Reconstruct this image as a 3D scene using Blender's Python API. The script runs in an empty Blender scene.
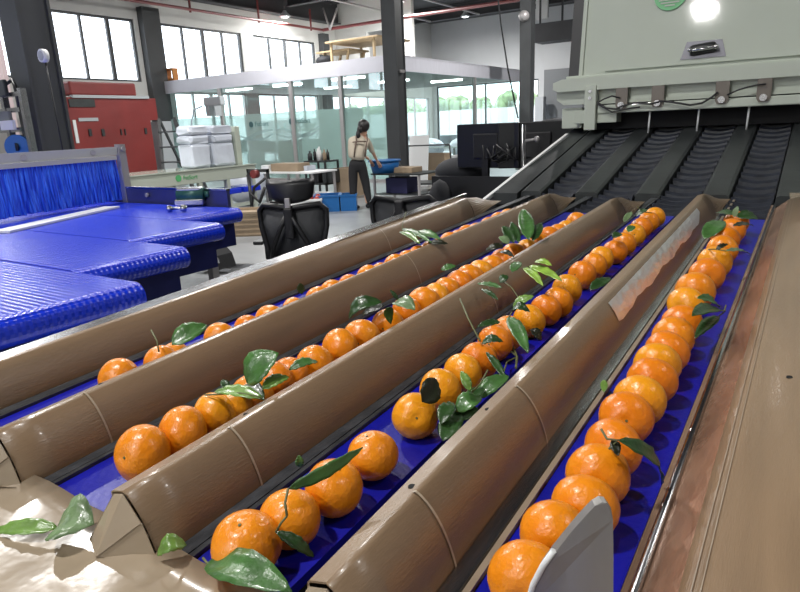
import bpy, bmesh, math, random
from mathutils import Vector, Matrix
random.seed(7)
C = bpy.context.scene.collection
PI = math.pi
# ------------------------------------------------------------------ camera
F, H = 620.0, 1.5
def _n(v): return v.normalized()
DOWN = _n(Vector((100.0, F*F/170.0, F)))
LY = 296-((820-400)*DOWN.x+F*DOWN.z)/DOWN.y
YAX = _n(Vector((420.0, LY-296, F)))
ZAX = -DOWN
XAX = YAX.cross(ZAX)
def w_of(v): return Vector((XAX.dot(v), YAX.dot(v), ZAX.dot(v)))   # camera (x right, y down, z forward) -> world
CAM = Vector((0, 0, H))
cd = bpy.data.cameras.new('camera'); cam = bpy.data.objects.new('camera', cd); C.objects.link(cam)
r_, u_, b_ = w_of(Vector((1,0,0))), w_of(Vector((0,-1,0))), w_of(Vector((0,0,-1)))
cam.matrix_world = Matrix(((r_.x,u_.x,b_.x,0),(r_.y,u_.y,b_.y,0),(r_.z,u_.z,b_.z,H),(0,0,0,1)))
cd.sensor_width = 36; cd.sensor_fit = 'HORIZONTAL'; cd.lens = F/800*36; cd.clip_start = .02; cd.clip_end = 400
bpy.context.scene.camera = cam
def ray(px, py): return w_of(Vector((px-400, py-296, F)))
def onz(px, py, z, s=0.0):
    d = ray(px, py); return CAM+d*((z-H)/(d.z-s*d.y))
def ony(px, py, y): d = ray(px, py); return CAM+d*(y/d.y)
def onx(px, py, x): d = ray(px, py); return CAM+d*(x/d.x)
# ------------------------------------------------------------------ world, exposure
sc = bpy.context.scene
sc.view_settings.view_transform = 'Standard'; sc.view_settings.look = 'None'
sc.view_settings.gamma = 1; sc.view_settings.use_curve_mapping = False
sc.view_settings.exposure = 0.0
wd = bpy.data.worlds.new('overcast'); sc.world = wd; wd.use_nodes = True
bg = wd.node_tree.nodes['Background']; bg.inputs[0].default_value = (.93,.96,1,1); bg.inputs[1].default_value = 4.5
sc.cycles.max_bounces = 8; sc.cycles.transparent_max_bounces = 16
_l = onz(285,17,5.85); _m = onz(400,2,6.2)
LAMPS = [(-1.97,-5.5,6.2,260),(-1.6,9,6.2,300),(3.5,1.2,6.2,60),(-2.2,-.9,6.2,230),(-6.5,5.5,6.2,260),(-9.4,3.4,6.2,420),(_l.x,_l.y,5.85,260),(-12.5,13.5,6.2,500),(-5,17,6.2,450),(-14.1,27.6,6.2,700),(_m.x,_m.y,6.2,450)]
# ------------------------------------------------------------------ materials
def mat(name, col, rough=.5, metal=0.0, bump=0.0, bscale=30, var=0.0, vscale=5, coat=0.0, stretch=None, spec=.5, emit=None, estr=0, trans=0, col2=None, sheen=0):
    m = bpy.data.materials.new(name); m.use_nodes = True; nt = m.node_tree; b = nt.nodes['Principled BSDF']
    b.inputs['Base Color'].default_value = (*col, 1); b.inputs['Roughness'].default_value = rough
    b.inputs['Metallic'].default_value = metal; b.inputs['Coat Weight'].default_value = coat
    b.inputs['Specular IOR Level'].default_value = spec
    b.inputs['Coat Roughness'].default_value = .12
    tc = nt.nodes.new('ShaderNodeTexCoord'); mp = nt.nodes.new('ShaderNodeMapping'); nt.links.new(tc.outputs['Object'], mp.inputs[0])
    if stretch: mp.inputs['Scale'].default_value = stretch
    if var or col2:
        n = nt.nodes.new('ShaderNodeTexNoise'); n.inputs['Scale'].default_value = vscale; n.inputs['Detail'].default_value = 6
        nt.links.new(mp.outputs[0], n.inputs['Vector'])
        rp = nt.nodes.new('ShaderNodeValToRGB'); rp.color_ramp.elements[0].position = .35; rp.color_ramp.elements[1].position = .65
        c2 = col2 or tuple(min(1, c*(1+var)) for c in col); c1 = col if col2 else tuple(c*(1-var) for c in col)
        rp.color_ramp.elements[0].color = (*c1, 1); rp.color_ramp.elements[1].color = (*c2, 1)
        nt.links.new(n.outputs['Fac'], rp.inputs[0]); nt.links.new(rp.outputs[0], b.inputs['Base Color'])
    if bump:
        n2 = nt.nodes.new('ShaderNodeTexNoise'); n2.inputs['Scale'].default_value = bscale; n2.inputs['Detail'].default_value = 4
        nt.links.new(mp.outputs[0], n2.inputs['Vector'])
        bp = nt.nodes.new('ShaderNodeBump'); bp.inputs['Strength'].default_value = bump; bp.inputs['Distance'].default_value = .01
        nt.links.new(n2.outputs['Fac'], bp.inputs['Height']); nt.links.new(bp.outputs[0], b.inputs['Normal'])
    if emit: b.inputs['Emission Color'].default_value = (*emit, 1); b.inputs['Emission Strength'].default_value = estr
    if trans: b.inputs['Transmission Weight'].default_value = trans
    return m
def glass(name, tint, fac_t, gloss_r=.03, diff=None, dfac=0):
    m = bpy.data.materials.new(name); m.use_nodes = True; nt = m.node_tree; nt.nodes.clear()
    o = nt.nodes.new('ShaderNodeOutputMaterial'); t = nt.nodes.new('ShaderNodeBsdfTransparent'); t.inputs[0].default_value = (*tint, 1)
    g = nt.nodes.new('ShaderNodeBsdfGlossy'); g.inputs['Roughness'].default_value = gloss_r; g.inputs[0].default_value = (.9,.95,.95,1)
    mx = nt.nodes.new('ShaderNodeMixShader'); mx.inputs[0].default_value = 1-fac_t
    nt.links.new(t.outputs[0], mx.inputs[1]); nt.links.new(g.outputs[0], mx.inputs[2]); last = mx
    if diff:
        d = nt.nodes.new('ShaderNodeBsdfTranslucent'); d.inputs[0].default_value = (*diff, 1)
        d2 = nt.nodes.new('ShaderNodeBsdfDiffuse'); d2.inputs[0].default_value = (*diff, 1)
        a = nt.nodes.new('ShaderNodeMixShader'); a.inputs[0].default_value = .5
        nt.links.new(d.outputs[0], a.inputs[1]); nt.links.new(d2.outputs[0], a.inputs[2])
        m2 = nt.nodes.new('ShaderNodeMixShader'); m2.inputs[0].default_value = dfac
        nt.links.new(mx.outputs[0], m2.inputs[1]); nt.links.new(a.outputs[0], m2.inputs[2]); last = m2
    nt.links.new(last.outputs[0], o.inputs[0]); return m
M = dict(
 tape = mat('brown_taped_sheet', (.245,.166,.100), .30, 0, .12, 60, .10, 3.0, .2, stretch=(14,1.2,8)),
 tapeflat = mat('brown_taped_plate', (.34,.27,.19), .25, 0, .35, 9, .08, 4, .3),
 seamlight = mat('light_tape_seam', (.46,.38,.28), .3, 0, .1, 40),
 tapeseam = mat('tape_edge', (.30,.235,.17), .3, 0, .1, 40),
 steel = mat('brushed_steel', (.55,.55,.56), .22, 1, .05, 80, .15, 8, stretch=(20,1,20)),
 railgrey = mat('dusty_grey_strip', (.060,.063,.070), .4, .35, .2, 60, .35, 24, stretch=(3,1,1)),
 copper = mat('steel_with_brown_film', (.40,.25,.17), .26, .55, .1, 30, .25, 6, stretch=(3,1,1)),  # brown is the mirrored tan cover and fruit, put into the steel's colour
 blue = mat('blue_belt', (.003,.005,.31), .42, 0, .08, 120, .12, 9),
 black = mat('black_plastic', (.012,.012,.014), .45),
 blackgap = mat('black_rubber', (.006,.006,.007), .8),
 dark = mat('dark_grey_steel', (.028,.032,.033), .42, .0, .1, 30, .2, 5),
 chain = mat('black_chain', (.018,.021,.030), .38, 0, .2, 50, .3, 20),
 column = mat('charcoal_painted_steel', (.05,.053,.056), .5, 0, .05, 30, .1, 2),
 cream = mat('pale_green_white_enamel', (.50,.545,.475), .05, 0, .02, 10, .02, 3, 0),
 creamd = mat('pale_green_white_enamel_shelf', (.45,.49,.42), .4, 0, .02, 10),
 white = mat('white_paint', (.75,.76,.76), .5),
 wallw = mat('white_plaster', (.62,.62,.60), .85, 0, .05, 20, .03, 1),
 wallg = mat('grey_cladding', (.56,.57,.58), .7, 0, .02, 20, .04, .6),
 header = mat('white_header_panel', (.70,.70,.77), .45, 0, .02, 20, .03, 2, stretch=(1,8,1)),
 floor = mat('pale_concrete_floor', (.23,.24,.25), .32, 0, .05, 6, .16, 1.6),
 ceil = mat('dark_corrugated_ceiling', (.045,.047,.05), .8, 0, .05, 10, .2, 1),
 beam = mat('dark_girder_steel', (.035,.036,.04), .6, 0, .05, 10, .2, 1),
 redpipe = mat('red_pipe_paint', (.16,.025,.025), .45),
 red = mat('red_painted_panel', (.20,.022,.020), .45, 0, .05, 10, .12, 1),
 frame = mat('dark_window_frame', (.06,.065,.07), .4),
 alu = mat('aluminium_mullion', (.42,.40,.40), .35, .3),
 greyp = mat('light_grey_panel', (.40,.42,.44), .5),
 greyd = mat('grey_door_paint', (.16,.17,.18), .5),
 wood = mat('light_wood', (.40,.30,.18), .6, 0, .05, 10, .2, 4, stretch=(1,10,1)),
 orangewood = mat('orange_wood', (.50,.20,.05), .6),
 wrap = mat('pale_blue_white_wrap', (.58,.62,.70), .35, 0, .6, 8, .08, 4),
 card = mat('cardboard', (.33,.25,.17), .8, 0, .05, 10, .1, 4),
 bin = mat('blue_plastic_bin', (.008,.11,.34), .4),
 binn = mat('navy_fabric', (.02,.02,.08), .7),
 skin = mat('skin', (.55,.32,.22), .5), hair = mat('black_hair', (.012,.010,.010), .45),
 shirt = mat('cream_cloth', (.50,.44,.35), .85, 0, .2, 30, .06, 6), trous = mat('black_cloth', (.013,.013,.015), .85),
 strap = mat('brown_strap', (.13,.09,.07), .7),
 mesh = mat('black_chair_mesh', (.035,.037,.042), .6, 0, .4, 200), fabric = mat('black_bag_cloth', (.012,.013,.018), .75, 0, .3, 12),
 green = mat('green_logo', (.10,.42,.16), .4), teal = mat('teal_plastic', (.02,.35,.32), .5),
 bluelogo = mat('blue_logo', (.03,.12,.45), .4), logogrey = mat('dark_logo_print', (.05,.12,.13), .5),
 screen = mat('black_monitor_back', (.014,.015,.018), .3), copperpipe = mat('motor_green', (.03,.11,.09), .35, .2),
 pane = glass('window_pane', (.96,.98,1), .93), roomglass = glass('room_glass', (.90,.98,.96), .88, .02),
 frost = glass('frosted_film', (.92,.98,.97), .9, .04, (.88,.95,.94), .45),
 wave = glass('wave_film', (.7,.75,.75), .9, .1, (.62,.72,.72), .5),
 lampglow = mat('lamp_glow', (1,1,1), .5, emit=(.95,.98,1), estr=14),
 striplight = mat('strip_light_glow', (1,1,1), .5, emit=(1,1,1), estr=9),
 tree = mat('outdoor_foliage', (.26,.34,.18), .8, 0, .6, 3, .5, 1.2), yard = mat('pale_yard_concrete', (.6,.61,.62), .8),
 fruitred = mat('red_apple_skin', (.35,.035,.02), .35), stem = mat('twig_brown_green', (.12,.13,.05), .6),
)
def belt_mat():
    m = mat('blue_modular_belt', (.002,.030,.62), .27, 0, 0, coat=.1, spec=.6); nt = m.node_tree; b = nt.nodes['Principled BSDF']
    tc = nt.nodes.new('ShaderNodeTexCoord')
    w1 = nt.nodes.new('ShaderNodeTexWave'); w1.bands_direction = 'X'; w1.inputs['Scale'].default_value = 16
    w2 = nt.nodes.new('ShaderNodeTexWave'); w2.bands_direction = 'Y'; w2.inputs['Scale'].default_value = 12
    for w in (w1, w2): nt.links.new(tc.outputs['Object'], w.inputs[0])
    a = nt.nodes.new('ShaderNodeMath'); a.operation = 'ADD'; nt.links.new(w1.outputs[1], a.inputs[0]); nt.links.new(w2.outputs[1], a.inputs[1])
    bp = nt.nodes.new('ShaderNodeBump'); bp.inputs['Strength'].default_value = .35; bp.inputs['Distance'].default_value = .006
    nt.links.new(a.outputs[0], bp.inputs['Height']); nt.links.new(bp.outputs[0], b.inputs['Normal']); return m
M['modular'] = belt_mat()
def bristle_mat():
    m = mat('blue_bristles', (.012,.075,.72), .45); nt = m.node_tree; b = nt.nodes['Principled BSDF']
    tc = nt.nodes.new('ShaderNodeTexCoord'); mp = nt.nodes.new('ShaderNodeMapping'); mp.inputs['Scale'].default_value = (60,60,2.0)
    n = nt.nodes.new('ShaderNodeTexNoise'); n.inputs['Scale'].default_value = 1.4; n.inputs['Detail'].default_value = 5
    rp = nt.nodes.new('ShaderNodeValToRGB'); rp.color_ramp.elements[0].position = .38; rp.color_ramp.elements[1].position = .62
    rp.color_ramp.elements[0].color = (.010,.045,.55,1); rp.color_ramp.elements[1].color = (.05,.20,.95,1)
    nt.links.new(tc.outputs['Object'], mp.inputs[0]); nt.links.new(mp.outputs[0], n.inputs['Vector']); nt.links.new(n.outputs[0], rp.inputs[0]); nt.links.new(rp.outputs[0], b.inputs['Base Color'])
    return m
M['bristle'] = bristle_mat()
def fruit_mat(name, c1, c2):
    m = mat(name, c1, .30, 0, .22, 90, 0, 9, .12, col2=c2); m.node_tree.nodes['Principled BSDF'].inputs['Subsurface Weight'].default_value = .08
    m.node_tree.nodes['Principled BSDF'].inputs['Subsurface Radius'].default_value = (.01,.004,.002)
    m.node_tree.nodes['Principled BSDF'].inputs['Subsurface Scale'].default_value = .3
    return m
FR = [fruit_mat('mandarin_skin_orange', (.80,.24,.006), (.86,.29,.010)), fruit_mat('mandarin_skin_deep_orange', (.78,.205,.006), (.82,.25,.008)),
      fruit_mat('mandarin_skin_yellow', (.84,.31,.008), (.88,.37,.012)), fruit_mat('mandarin_skin_mottled', (.82,.28,.010), (.78,.19,.006))]
def leaf_mat(name, c): return mat(name, c, .33, 0, .25, 60, .25, 40, .15)
LM = dict(dark=leaf_mat('dark_green_leaf', (.022,.062,.014)), mid=leaf_mat('mid_green_leaf', (.055,.145,.035)), light=leaf_mat('light_green_leaf', (.14,.26,.05)),
          lime=leaf_mat('lime_green_leaf', (.27,.45,.06)), pale=leaf_mat('grey_green_leaf', (.14,.22,.10)), black=leaf_mat('blackish_leaf', (.016,.020,.008)))
# ------------------------------------------------------------------ mesh helpers
class MB:
    def __init__(s): s.b = bmesh.new(); s.smooth = False
    def box(s, x0, x1, y0, y1, z0, z1, bev=0):
        g = bmesh.ops.create_cube(s.b, size=1, matrix=Matrix.Translation(((x0+x1)/2,(y0+y1)/2,(z0+z1)/2)) @ Matrix.Diagonal((abs(x1-x0),abs(y1-y0),abs(z1-z0),1)))
        if bev:
            es = list({e for v in g['verts'] for e in v.link_edges}); bmesh.ops.bevel(s.b, geom=es, offset=bev, segments=2, affect='EDGES', profile=.5)
        return s
    def bar(s, a, b, w, h, up=(0,0,1)):          # rectangular bar between two points
        a, b = Vector(a), Vector(b); d = b-a; L = d.length; z = d.normalized(); x = Vector(up).cross(z)
        if x.length < 1e-4: x = Vector((1,0,0))
        x.normalize(); y = z.cross(x); m = Matrix((x,y,z)).transposed().to_4x4(); m.translation = (a+b)/2
        bmesh.ops.create_cube(s.b, size=1, matrix=m @ Matrix.Diagonal((w,h,L,1))); return s
    def tube(s, pts, r, n=10, caps=True):
        pts = [Vector(p) for p in pts]; rings = []; up = None
        rs = r if isinstance(r, (list, tuple)) else [r]*len(pts)
        for i, p in enumerate(pts):
            d = (pts[min(i+1,len(pts)-1)]-pts[max(i-1,0)]).normalized()
            if up is None: up = d.orthogonal().normalized()
            x = (up-d*up.dot(d)).normalized(); y = d.cross(x); up = x
            rings.append([s.b.verts.new(p+(x*math.cos(2*PI*k/n)+y*math.sin(2*PI*k/n))*rs[i]) for k in range(n)])
        for A, B in zip(rings, rings[1:]):
            for k in range(n):
                f = s.b.faces.new((A[k],A[(k+1)%n],B[(k+1)%n],B[k])); f.smooth = True
        if caps: s.b.faces.new(rings[0][::-1]); s.b.faces.new(rings[-1])
        return s
    def cyl(s, a, b, r, n=20): return s.tube([a, b], r, n)
    def prism(s, poly, vec):                       # polygon (3d points) extruded along vec
        v = Vector(vec); A = [s.b.verts.new(Vector(p)) for p in poly]; B = [s.b.verts.new(Vector(p)+v) for p in poly]; n = len(A)
        s.b.faces.new(A[::-1]); s.b.faces.new(B)
        for k in range(n): s.b.faces.new((A[k],A[(k+1)%n],B[(k+1)%n],B[k]))
        return s
    def loft(s, secs, close=False, smooth=False, caps=False):   # secs: lists of points
        R = [[s.b.verts.new(Vector(p)) for p in q] for q in secs]; n = len(R[0])
        for A, B in zip(R, R[1:]):
            for k in range(n if close else n-1):
                f = s.b.faces.new((A[k],A[(k+1)%n],B[(k+1)%n],B[k])); f.smooth = smooth
        if caps: s.b.faces.new(R[0][::-1]); s.b.faces.new(R[-1])
        return s
    def ball(s, c, r, seg=16, sc=(1,1,1), rot=None):
        m = Matrix.Translation(c) @ (rot or Matrix()) @ Matrix.Diagonal((*sc,1))
        g = bmesh.ops.create_uvsphere(s.b, u_segments=seg, v_segments=max(6,seg//2), radius=r, matrix=m)
        for v in g['verts']:
            for f in v.link_faces: f.smooth = True
        return s
    def build(s, name, m, parent=None, world=True, solid=0):
        bmesh.ops.recalc_face_normals(s.b, faces=s.b.faces)
        me = bpy.data.meshes.new(name); s.b.to_mesh(me); s.b.free()
        if m: me.materials.append(m)
        o = bpy.data.objects.new(name, me); C.objects.link(o)
        if parent:
            o.parent = parent
            if world: o.matrix_parent_inverse = Matrix.LocRotScale(parent.location, parent.rotation_euler, parent.scale).inverted() if not parent.parent else (Matrix.LocRotScale(parent.parent.location, parent.parent.rotation_euler, parent.parent.scale)).inverted() if parent.type == 'EMPTY' else Matrix()
        if solid:
            md = o.modifiers.new('thickness', 'SOLIDIFY'); md.thickness = solid; md.offset = -1
        return o
def tag(o, label=None, cat=None, group=None, kind=None):
    if label: o['label'] = label
    if cat: o['category'] = cat
    if group: o['group'] = group
    if kind: o['kind'] = kind
    return o
def empty(name, loc, label, cat, group=None, rz=0):
    o = bpy.data.objects.new(name, None); C.objects.link(o); o.location = loc; o.rotation_euler = (0,0,rz); o.empty_display_size = .05
    return tag(o, label, cat, group)
def part(mb, name, m, root, **k): return mb.build(name, m, root, **k)      # coordinates in the thing's parent space are world coordinates
def lpart(mb, name, m, root): return mb.build(name, m, root, world=False)    # coordinates local to the thing
def struct(mb, name, m): return tag(mb.build(name, m), kind='structure')
def dup(root, loc, rz, label, group=None):
    r = root.copy(); C.objects.link(r); r.location = loc; r.rotation_euler = (0,0,rz); r['label'] = label
    if group: r['group'] = group
    for ch in list(root.children):
        c = ch.copy(); C.objects.link(c); c.parent = r
        for g in list(ch.children):
            d = g.copy(); C.objects.link(d); d.parent = c
    return r
ORD = 'first second third fourth fifth sixth seventh eighth ninth tenth eleventh twelfth thirteenth fourteenth fifteenth sixteenth seventeenth eighteenth nineteenth twentieth'.split()
ORD += ['twenty-'+w for w in ORD[:9]]

# ================================================================== room
XW, YB, ZC = -19.05, 33.0, 7.0
struct(MB().box(-19.3, 8.2, -8, 36, -.2, 0), 'floor', M['floor'])
struct(MB().box(-19.3, 8.2, -8, 36, ZC, ZC+.2), 'ceiling', M['ceil'])
# left wall, upper windows and, from Y 14.6 on, lower windows too
wins = [(-1.6,2.1),(2.7,6.3),(6.9,10.0),(10.95,13.68),(14.70,18.35),(18.97,22.72)]
ZB, ZT = 3.28, 5.22
low = [(14.9,18.3),(18.97,22.72),(23.6,32.6)]; LB, LT = .25, 3.0
mb = MB()
mb.box(XW-.25, XW, -8, YB+.25, ZT, ZC)
ys = [-8]+[v for w in wins for v in w]+[YB+.25]
for a, b in zip(ys[0::2], ys[1::2]): mb.box(XW-.25, XW, a, b, ZB, ZT)
mb.box(XW-.25, XW, -8, YB+.25, LT, ZB); mb.box(XW-.25, XW, -8, YB+.25, 0, LB)
ys = [-8]+[v for w in low for v in w]+[YB+.25]
for a, b in zip(ys[0::2], ys[1::2]): mb.box(XW-.25, XW, a, b, LB, LT)
struct(mb, 'wall_left', M['wallw'])
def window(i, y0, y1, z0, z1, nb, x=XW, m='frame'):
    mb = MB(); t = .035
    mb.box(x-.14, x-.06, y0, y1, z0, z0+.06).box(x-.14, x-.06, y0, y1, z1-.07, z1)
    for k in range(nb+1):
        y = y0+(y1-y0)*k/nb; w = .07 if k in (0, nb) else (.06 if k % 2 == 0 else t)
        mb.box(x-.14, x-.05, y-w*(k > 0), y+w*(k < nb), z0+.06, z1-.07)
    o = struct(mb, f'window_{i}', M[m])
    MB().box(x-.105, x-.095, y0+.02, y1-.02, z0+.02, z1-.02).build('window_glass', M['pane'], o)
n = 0
for w in wins: n += 1; window(n, w[0], w[1], ZB, ZT, 4 if w[0] > 12 else 3)
for w in low: n += 1; window(n, w[0], w[1], LB, LT, 4 if w[1] < 25 else 6, m='alu')
# back wall and the return of cladding
struct(MB().box(-19.05, 8.2, YB, YB+.25, 3.6, ZC).box(-12.6, 8.2, YB, YB+.25, 0, 3.6).box(-19.05, -12.6, YB, YB+.25, 0, .15).box(-19.05, -18.8, YB, YB+.25, .15, 3.6), 'wall_back', M['wallg'])
mb = MB(); mb.box(-18.8,-12.6,YB+.08,YB+.16,.15,.21).box(-18.8,-12.6,YB+.08,YB+.16,3.52,3.6)
for x in (-18.8,-15.75,-12.68): mb.box(x,x+.08,YB+.08,YB+.16,.21,3.52)
wb = struct(mb, 'window_10', M['frame']); MB().box(-18.75,-12.65,YB+.115,YB+.125,.18,3.55).build('window_glass', M['pane'], wb)
struct(MB().box(-19.05, -17.3, 24.2, 24.4, 3.3, ZC).box(-16.2, -14.9, 24.2, 24.4, 3.3, ZC).box(-17.3, -16.2, 24.2, 24.4, 5.6, ZC), 'wall_partition', M['wallw'])
# right wall with a band of windows, and the rear wall with the loading opening (both behind the photographer)
mb = MB(); mb.box(8, 8.2, -8, 36, 0, ZC)
struct(mb, 'wall_right', M['wallw'])
struct(MB().box(-19.3, 8.2, -8.2, -8, 0, 3.4).box(-19.3, -8, -8.2, -8, 3.4, 5).box(-2, 8.2, -8.2, -8, 3.4, 5).box(-19.3, 8.2, -8.2, -8, 5, ZC), 'wall_rear', M['wallw'])
# pilasters on the left wall
mb = MB()
for (y0, y1) in ((13.72,14.62),(22.85,23.5)): mb.box(XW, XW+.28, y0+.12, y1-.12, 0, 5.6)
struct(mb, 'trim_1', M['column'])
# outside
struct(MB().box(-120, -19.3, -60, 160, -.3, -.05), 'yard_ground', M['yard'])
struct(MB().box(-110, 20, 36.3, 160, -.3, -.05), 'back_yard_ground', M['yard'])
struct(MB().box(-80, 0, 80, 80.3, -.05, 3.3), 'yard_wall', M['white'])
for k in range(14):
    x = -64+k*3.9; mb = MB()
    for j in range(9):
        mb.ball((x+random.uniform(-.9,.9), 84+random.uniform(-.6,.6), 3.6+random.uniform(-1.0,.9)), random.uniform(.95,1.3), 12)
    for v in mb.b.verts: v.co += Vector((random.uniform(-.1,.1),)*3)
    e = empty('tree', (x, 84, -.05), 'bushy green tree beyond the white yard wall, one of the row outside', 'tree', 'row of trees outside the windows')
    part(mb, 'foliage', M['tree'], e); part(MB().cyl((x,84,-.05),(x,84,3),.15), 'trunk', M['wood'], e)
# columns of the hall
def column(x, y, label):
    w = .35; t = .03
    e = empty('steel_column', (x+w/2, y+w/2, 0), label, 'column', None)
    part(MB().box(x, x+w, y, y+t, 0, ZC).box(x, x+w, y+w-t, y+w, 0, ZC).box(x+w/2-.012, x+w/2+.012, y+t, y+w-t, 0, ZC).box(x+w-.035, x+w-.02, y+t, y+w-t, 0, ZC).box(x+.02, x+.035, y+t, y+w-t, 0, ZC), 'shaft', M['column'], e)
    part(MB().box(x-.08, x+w+.08, y-.08, y+w+.08, 0, .03), 'base_plate', M['column'], e)
    return e
c1 = column(-7.12, 3.55, 'dark grey steel column at the left behind the blue bristle curtain, gauge on it')
p = ony(46, 56, 3.55)
g = part(MB().cyl(p+Vector((0,-.05,0)), p, .062, 24), 'gauge', M['white'], c1)
part(MB().cyl(p+Vector((0,-.055,0)), p+Vector((0,-.05,0)), .045, 24), 'gauge_face', M['greyp'], g)
part(MB().tube([p+Vector((0,-.015,-.06)), p+Vector((.01,-.012,-.6)), p+Vector((.03,-.012,-1.6))], .008, 6), 'gauge_cable', M['black'], c1)
c2 = column(-8.09, 11.9, 'dark grey steel column standing at the corner of the glass office')
part(MB().box(-7.74, -7.70, 12.0, 12.15, 2.62, 2.68), 'bracket', M['alu'], c2)
c3 = column(-7.87, 19.0, 'dark grey steel column at the far right of the glass office, small lamp on it')
p = ony(524, 16, 18.95); part(MB().ball(p, .16, 14), 'wall_lamp', M['alu'], c3)
# roof steel
def beam_obj(name, a, b, w, h, m, label, cat, group=None):
    return tag(MB().bar(a, b, w, h).build(name, m), label, cat, group)
mb = MB(); y0, y1 = -8, 24.1
mb.box(-18.9, -18.75, y0, y1, 6.1, 6.9).box(-19.0, -18.6, y0, y1, 6.05, 6.1).box(-19.0,-18.6,y0,y1,6.9,6.95)
tag(mb.build('crane_girder', M['beam']), 'long dark girder along the top of the windowed wall', 'girder')
k = 0
for y, l in ((4.2,'dark roof beam crossing above the blue belts'),(12.4,'dark roof beam crossing to the column at the glass office corner'),(20.6,'dark roof beam crossing above the far end of the glass office'),(28.5,'furthest dark roof beam before the grey back wall')):
    tag(MB().box(-18.55, 7.9, y-.12, y+.12, 6.35, 6.4).box(-18.55, 7.9, y-.02, y+.02, 6.4, 6.93).box(-18.55, 7.9, y-.12, y+.12, 6.93, 6.98).build('roof_beam', M['beam']), l, 'beam')
for x, l in ((-16.2,'thin pale roof rail nearest the windowed wall'),(-13.6,'thin pale roof rail above the glass office'),(-10.6,'thin pale roof rail above the corner of the glass office')):
    tag(MB().cyl((x,4,6.3),(x,28,6.3),.045,8).build('roof_rail', M['alu']), l, 'rail')
# red sprinkler pipes
e = empty('sprinkler_pipe', (-18.2, 0, 5.6), 'red pipe running along the top of the windowed wall', 'pipe')
part(MB().cyl((-18.2,-8,5.6),(-18.2,22.3,5.6),.05), 'pipe_run', M['redpipe'], e)
for y in (12,15.3,18.5,21.5): part(MB().box(-18.23,-18.17,y,y+.05,5.5,6.34), 'hanger', M['redpipe'], e)
e = empty('sprinkler_pipe', (-18.2, 22.3, 5.6), 'red pipe crossing the hall in front of the grey back wall', 'pipe')
part(MB().cyl((-18.2,22.3,5.6),(7.9,22.3,5.6),.065), 'pipe_run', M['redpipe'], e)
q = ony(323, 8, 22.2); q2 = ony(330, 30, 22.2); q3 = ony(337, 8, 22.2)
part(MB().cyl(q, q2, .04, 8).cyl(q2, q3, .04, 8), 'hanger', M['alu'], e)
# lamps of the hall
def lamp(x, y, z, w, label):
    e = empty('high_bay_lamp', (x, y, z), label, 'lamp', 'high bay lamps under the roof')
    lpart(MB().tube([(0,0,0),(0,0,.06),(0,0,.16),(0,0,.24)], [.21,.2,.1,.06], 20), 'housing', M['greyp'], e)
    lpart(MB().cyl((0,0,-.012),(0,0,-.002),.13,24), 'lens', M['lampglow'], e)
    lpart(MB().cyl((0,0,.24),(0,0,ZC-z),.01,6), 'rod', M['black'], e)
    l = bpy.data.lights.new('lamp_light', 'AREA'); l.shape = 'DISK'; l.size = .27; l.energy = w; l.color = (1,.98,.95)
    lo = bpy.data.objects.new('lamp_light', l); C.objects.link(lo); lo.parent = e; lo.location = (0,0,-.03)
DESC = ['round white hall lamp far behind the photographer, mirrored in the white machine door','round white hall lamp far behind the white sorting machine','round white hall lamp off to the right of the lanes','round white hall lamp just behind the photographer above the lanes','round white hall lamp above the mesh chair','round white hall lamp above the white bench machine','round lit hall lamp hanging before the windowed wall above the glass office','round white hall lamp in front of the red sprinkler pipes above the glass office','round white hall lamp above the far grey door','round lit lamp before the grey back wall, seen right of the office column','round lit hall lamp at the top edge of the photo beside the office column']
for (x, y, z, w), l in zip(LAMPS, DESC): lamp(x, y, z, w, l)

# ================================================================== glass office
XG, YG, XL, YR = -9.36, 14.33, -19.0, 23.4
e = empty('glass_office', (-14, 14.33, 0), 'glass walled office with white header band in the middle of the hall', 'office')
part(MB().box(XL, XG, YG, YG+.12, 2.9, 3.3).box(XG-.12, XG, YG, YR, 2.9, 3.3), 'header', M['header'], e)
part(MB().box(XL, XG, YG+.02, YR, 3.24, 3.3), 'roof_panel', M['wallw'], e)
part(MB().box(XL, XG-.12, YG+.12, YR, 3.0, 3.05), 'office_ceiling', M['wallw'], e)
part(MB().box(XL, XG, YG+.02, YG+.10, 0, .10).box(XG-.1, XG, YG, YR, 0, .10), 'sill', M['alu'], e)
xs = [XL, -16.15, -13.15, -11.35, XG]
for px in (-18.9, -16.15, -13.1, -11.25): part(MB().box(px-.06, px+.06, YG, YG+.12, .1, 2.9), 'mullion', M['alu'], e)
part(MB().box(XG-.08, XG, YG, YG+.08, .1, 2.9), 'mullion', M['alu'], e)
for y in (19.0, 23.35): part(MB().box(XG-.10, XG, y-.05, y+.05, .1, 2.9), 'mullion', M['alu'], e)
for x0, x1 in ((-18.84,-16.21),(-16.09,-13.16),(-13.04,-11.31),(-11.19,-9.44)):
    part(MB().box(x0, x1, YG+.05, YG+.06, .1, 2.9), 'glass_pane', M['roomglass'], e)
    part(MB().box(x0, x1, YG+.062, YG+.066, .1, 2.05), 'film', M['frost'], e)
for y0, y1 in ((14.41,18.95),(19.05,23.3)): part(MB().box(XG-.06, XG-.05, y0, y1, .1, 2.9), 'glass_pane', M['roomglass'], e)
def wavestrip(pts, w):
    P = [ony(x, y, YG+.045) for x, y in pts]; mb = MB()
    mb.loft([[p-Vector((0,0,w*(.4+.6*math.sin(PI*i/(len(P)-1))))), p+Vector((0,0,w*(.4+.6*math.sin(PI*i/(len(P)-1)))))] for i, p in enumerate(P)])
    part(mb, 'wave_print', M['wave'], e)
wavestrip([(238,143),(248,138),(258,133),(268,130),(273,130)], .05); wavestrip([(236,134),(245,138),(254,140),(264,139),(273,134)], .04)
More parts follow.
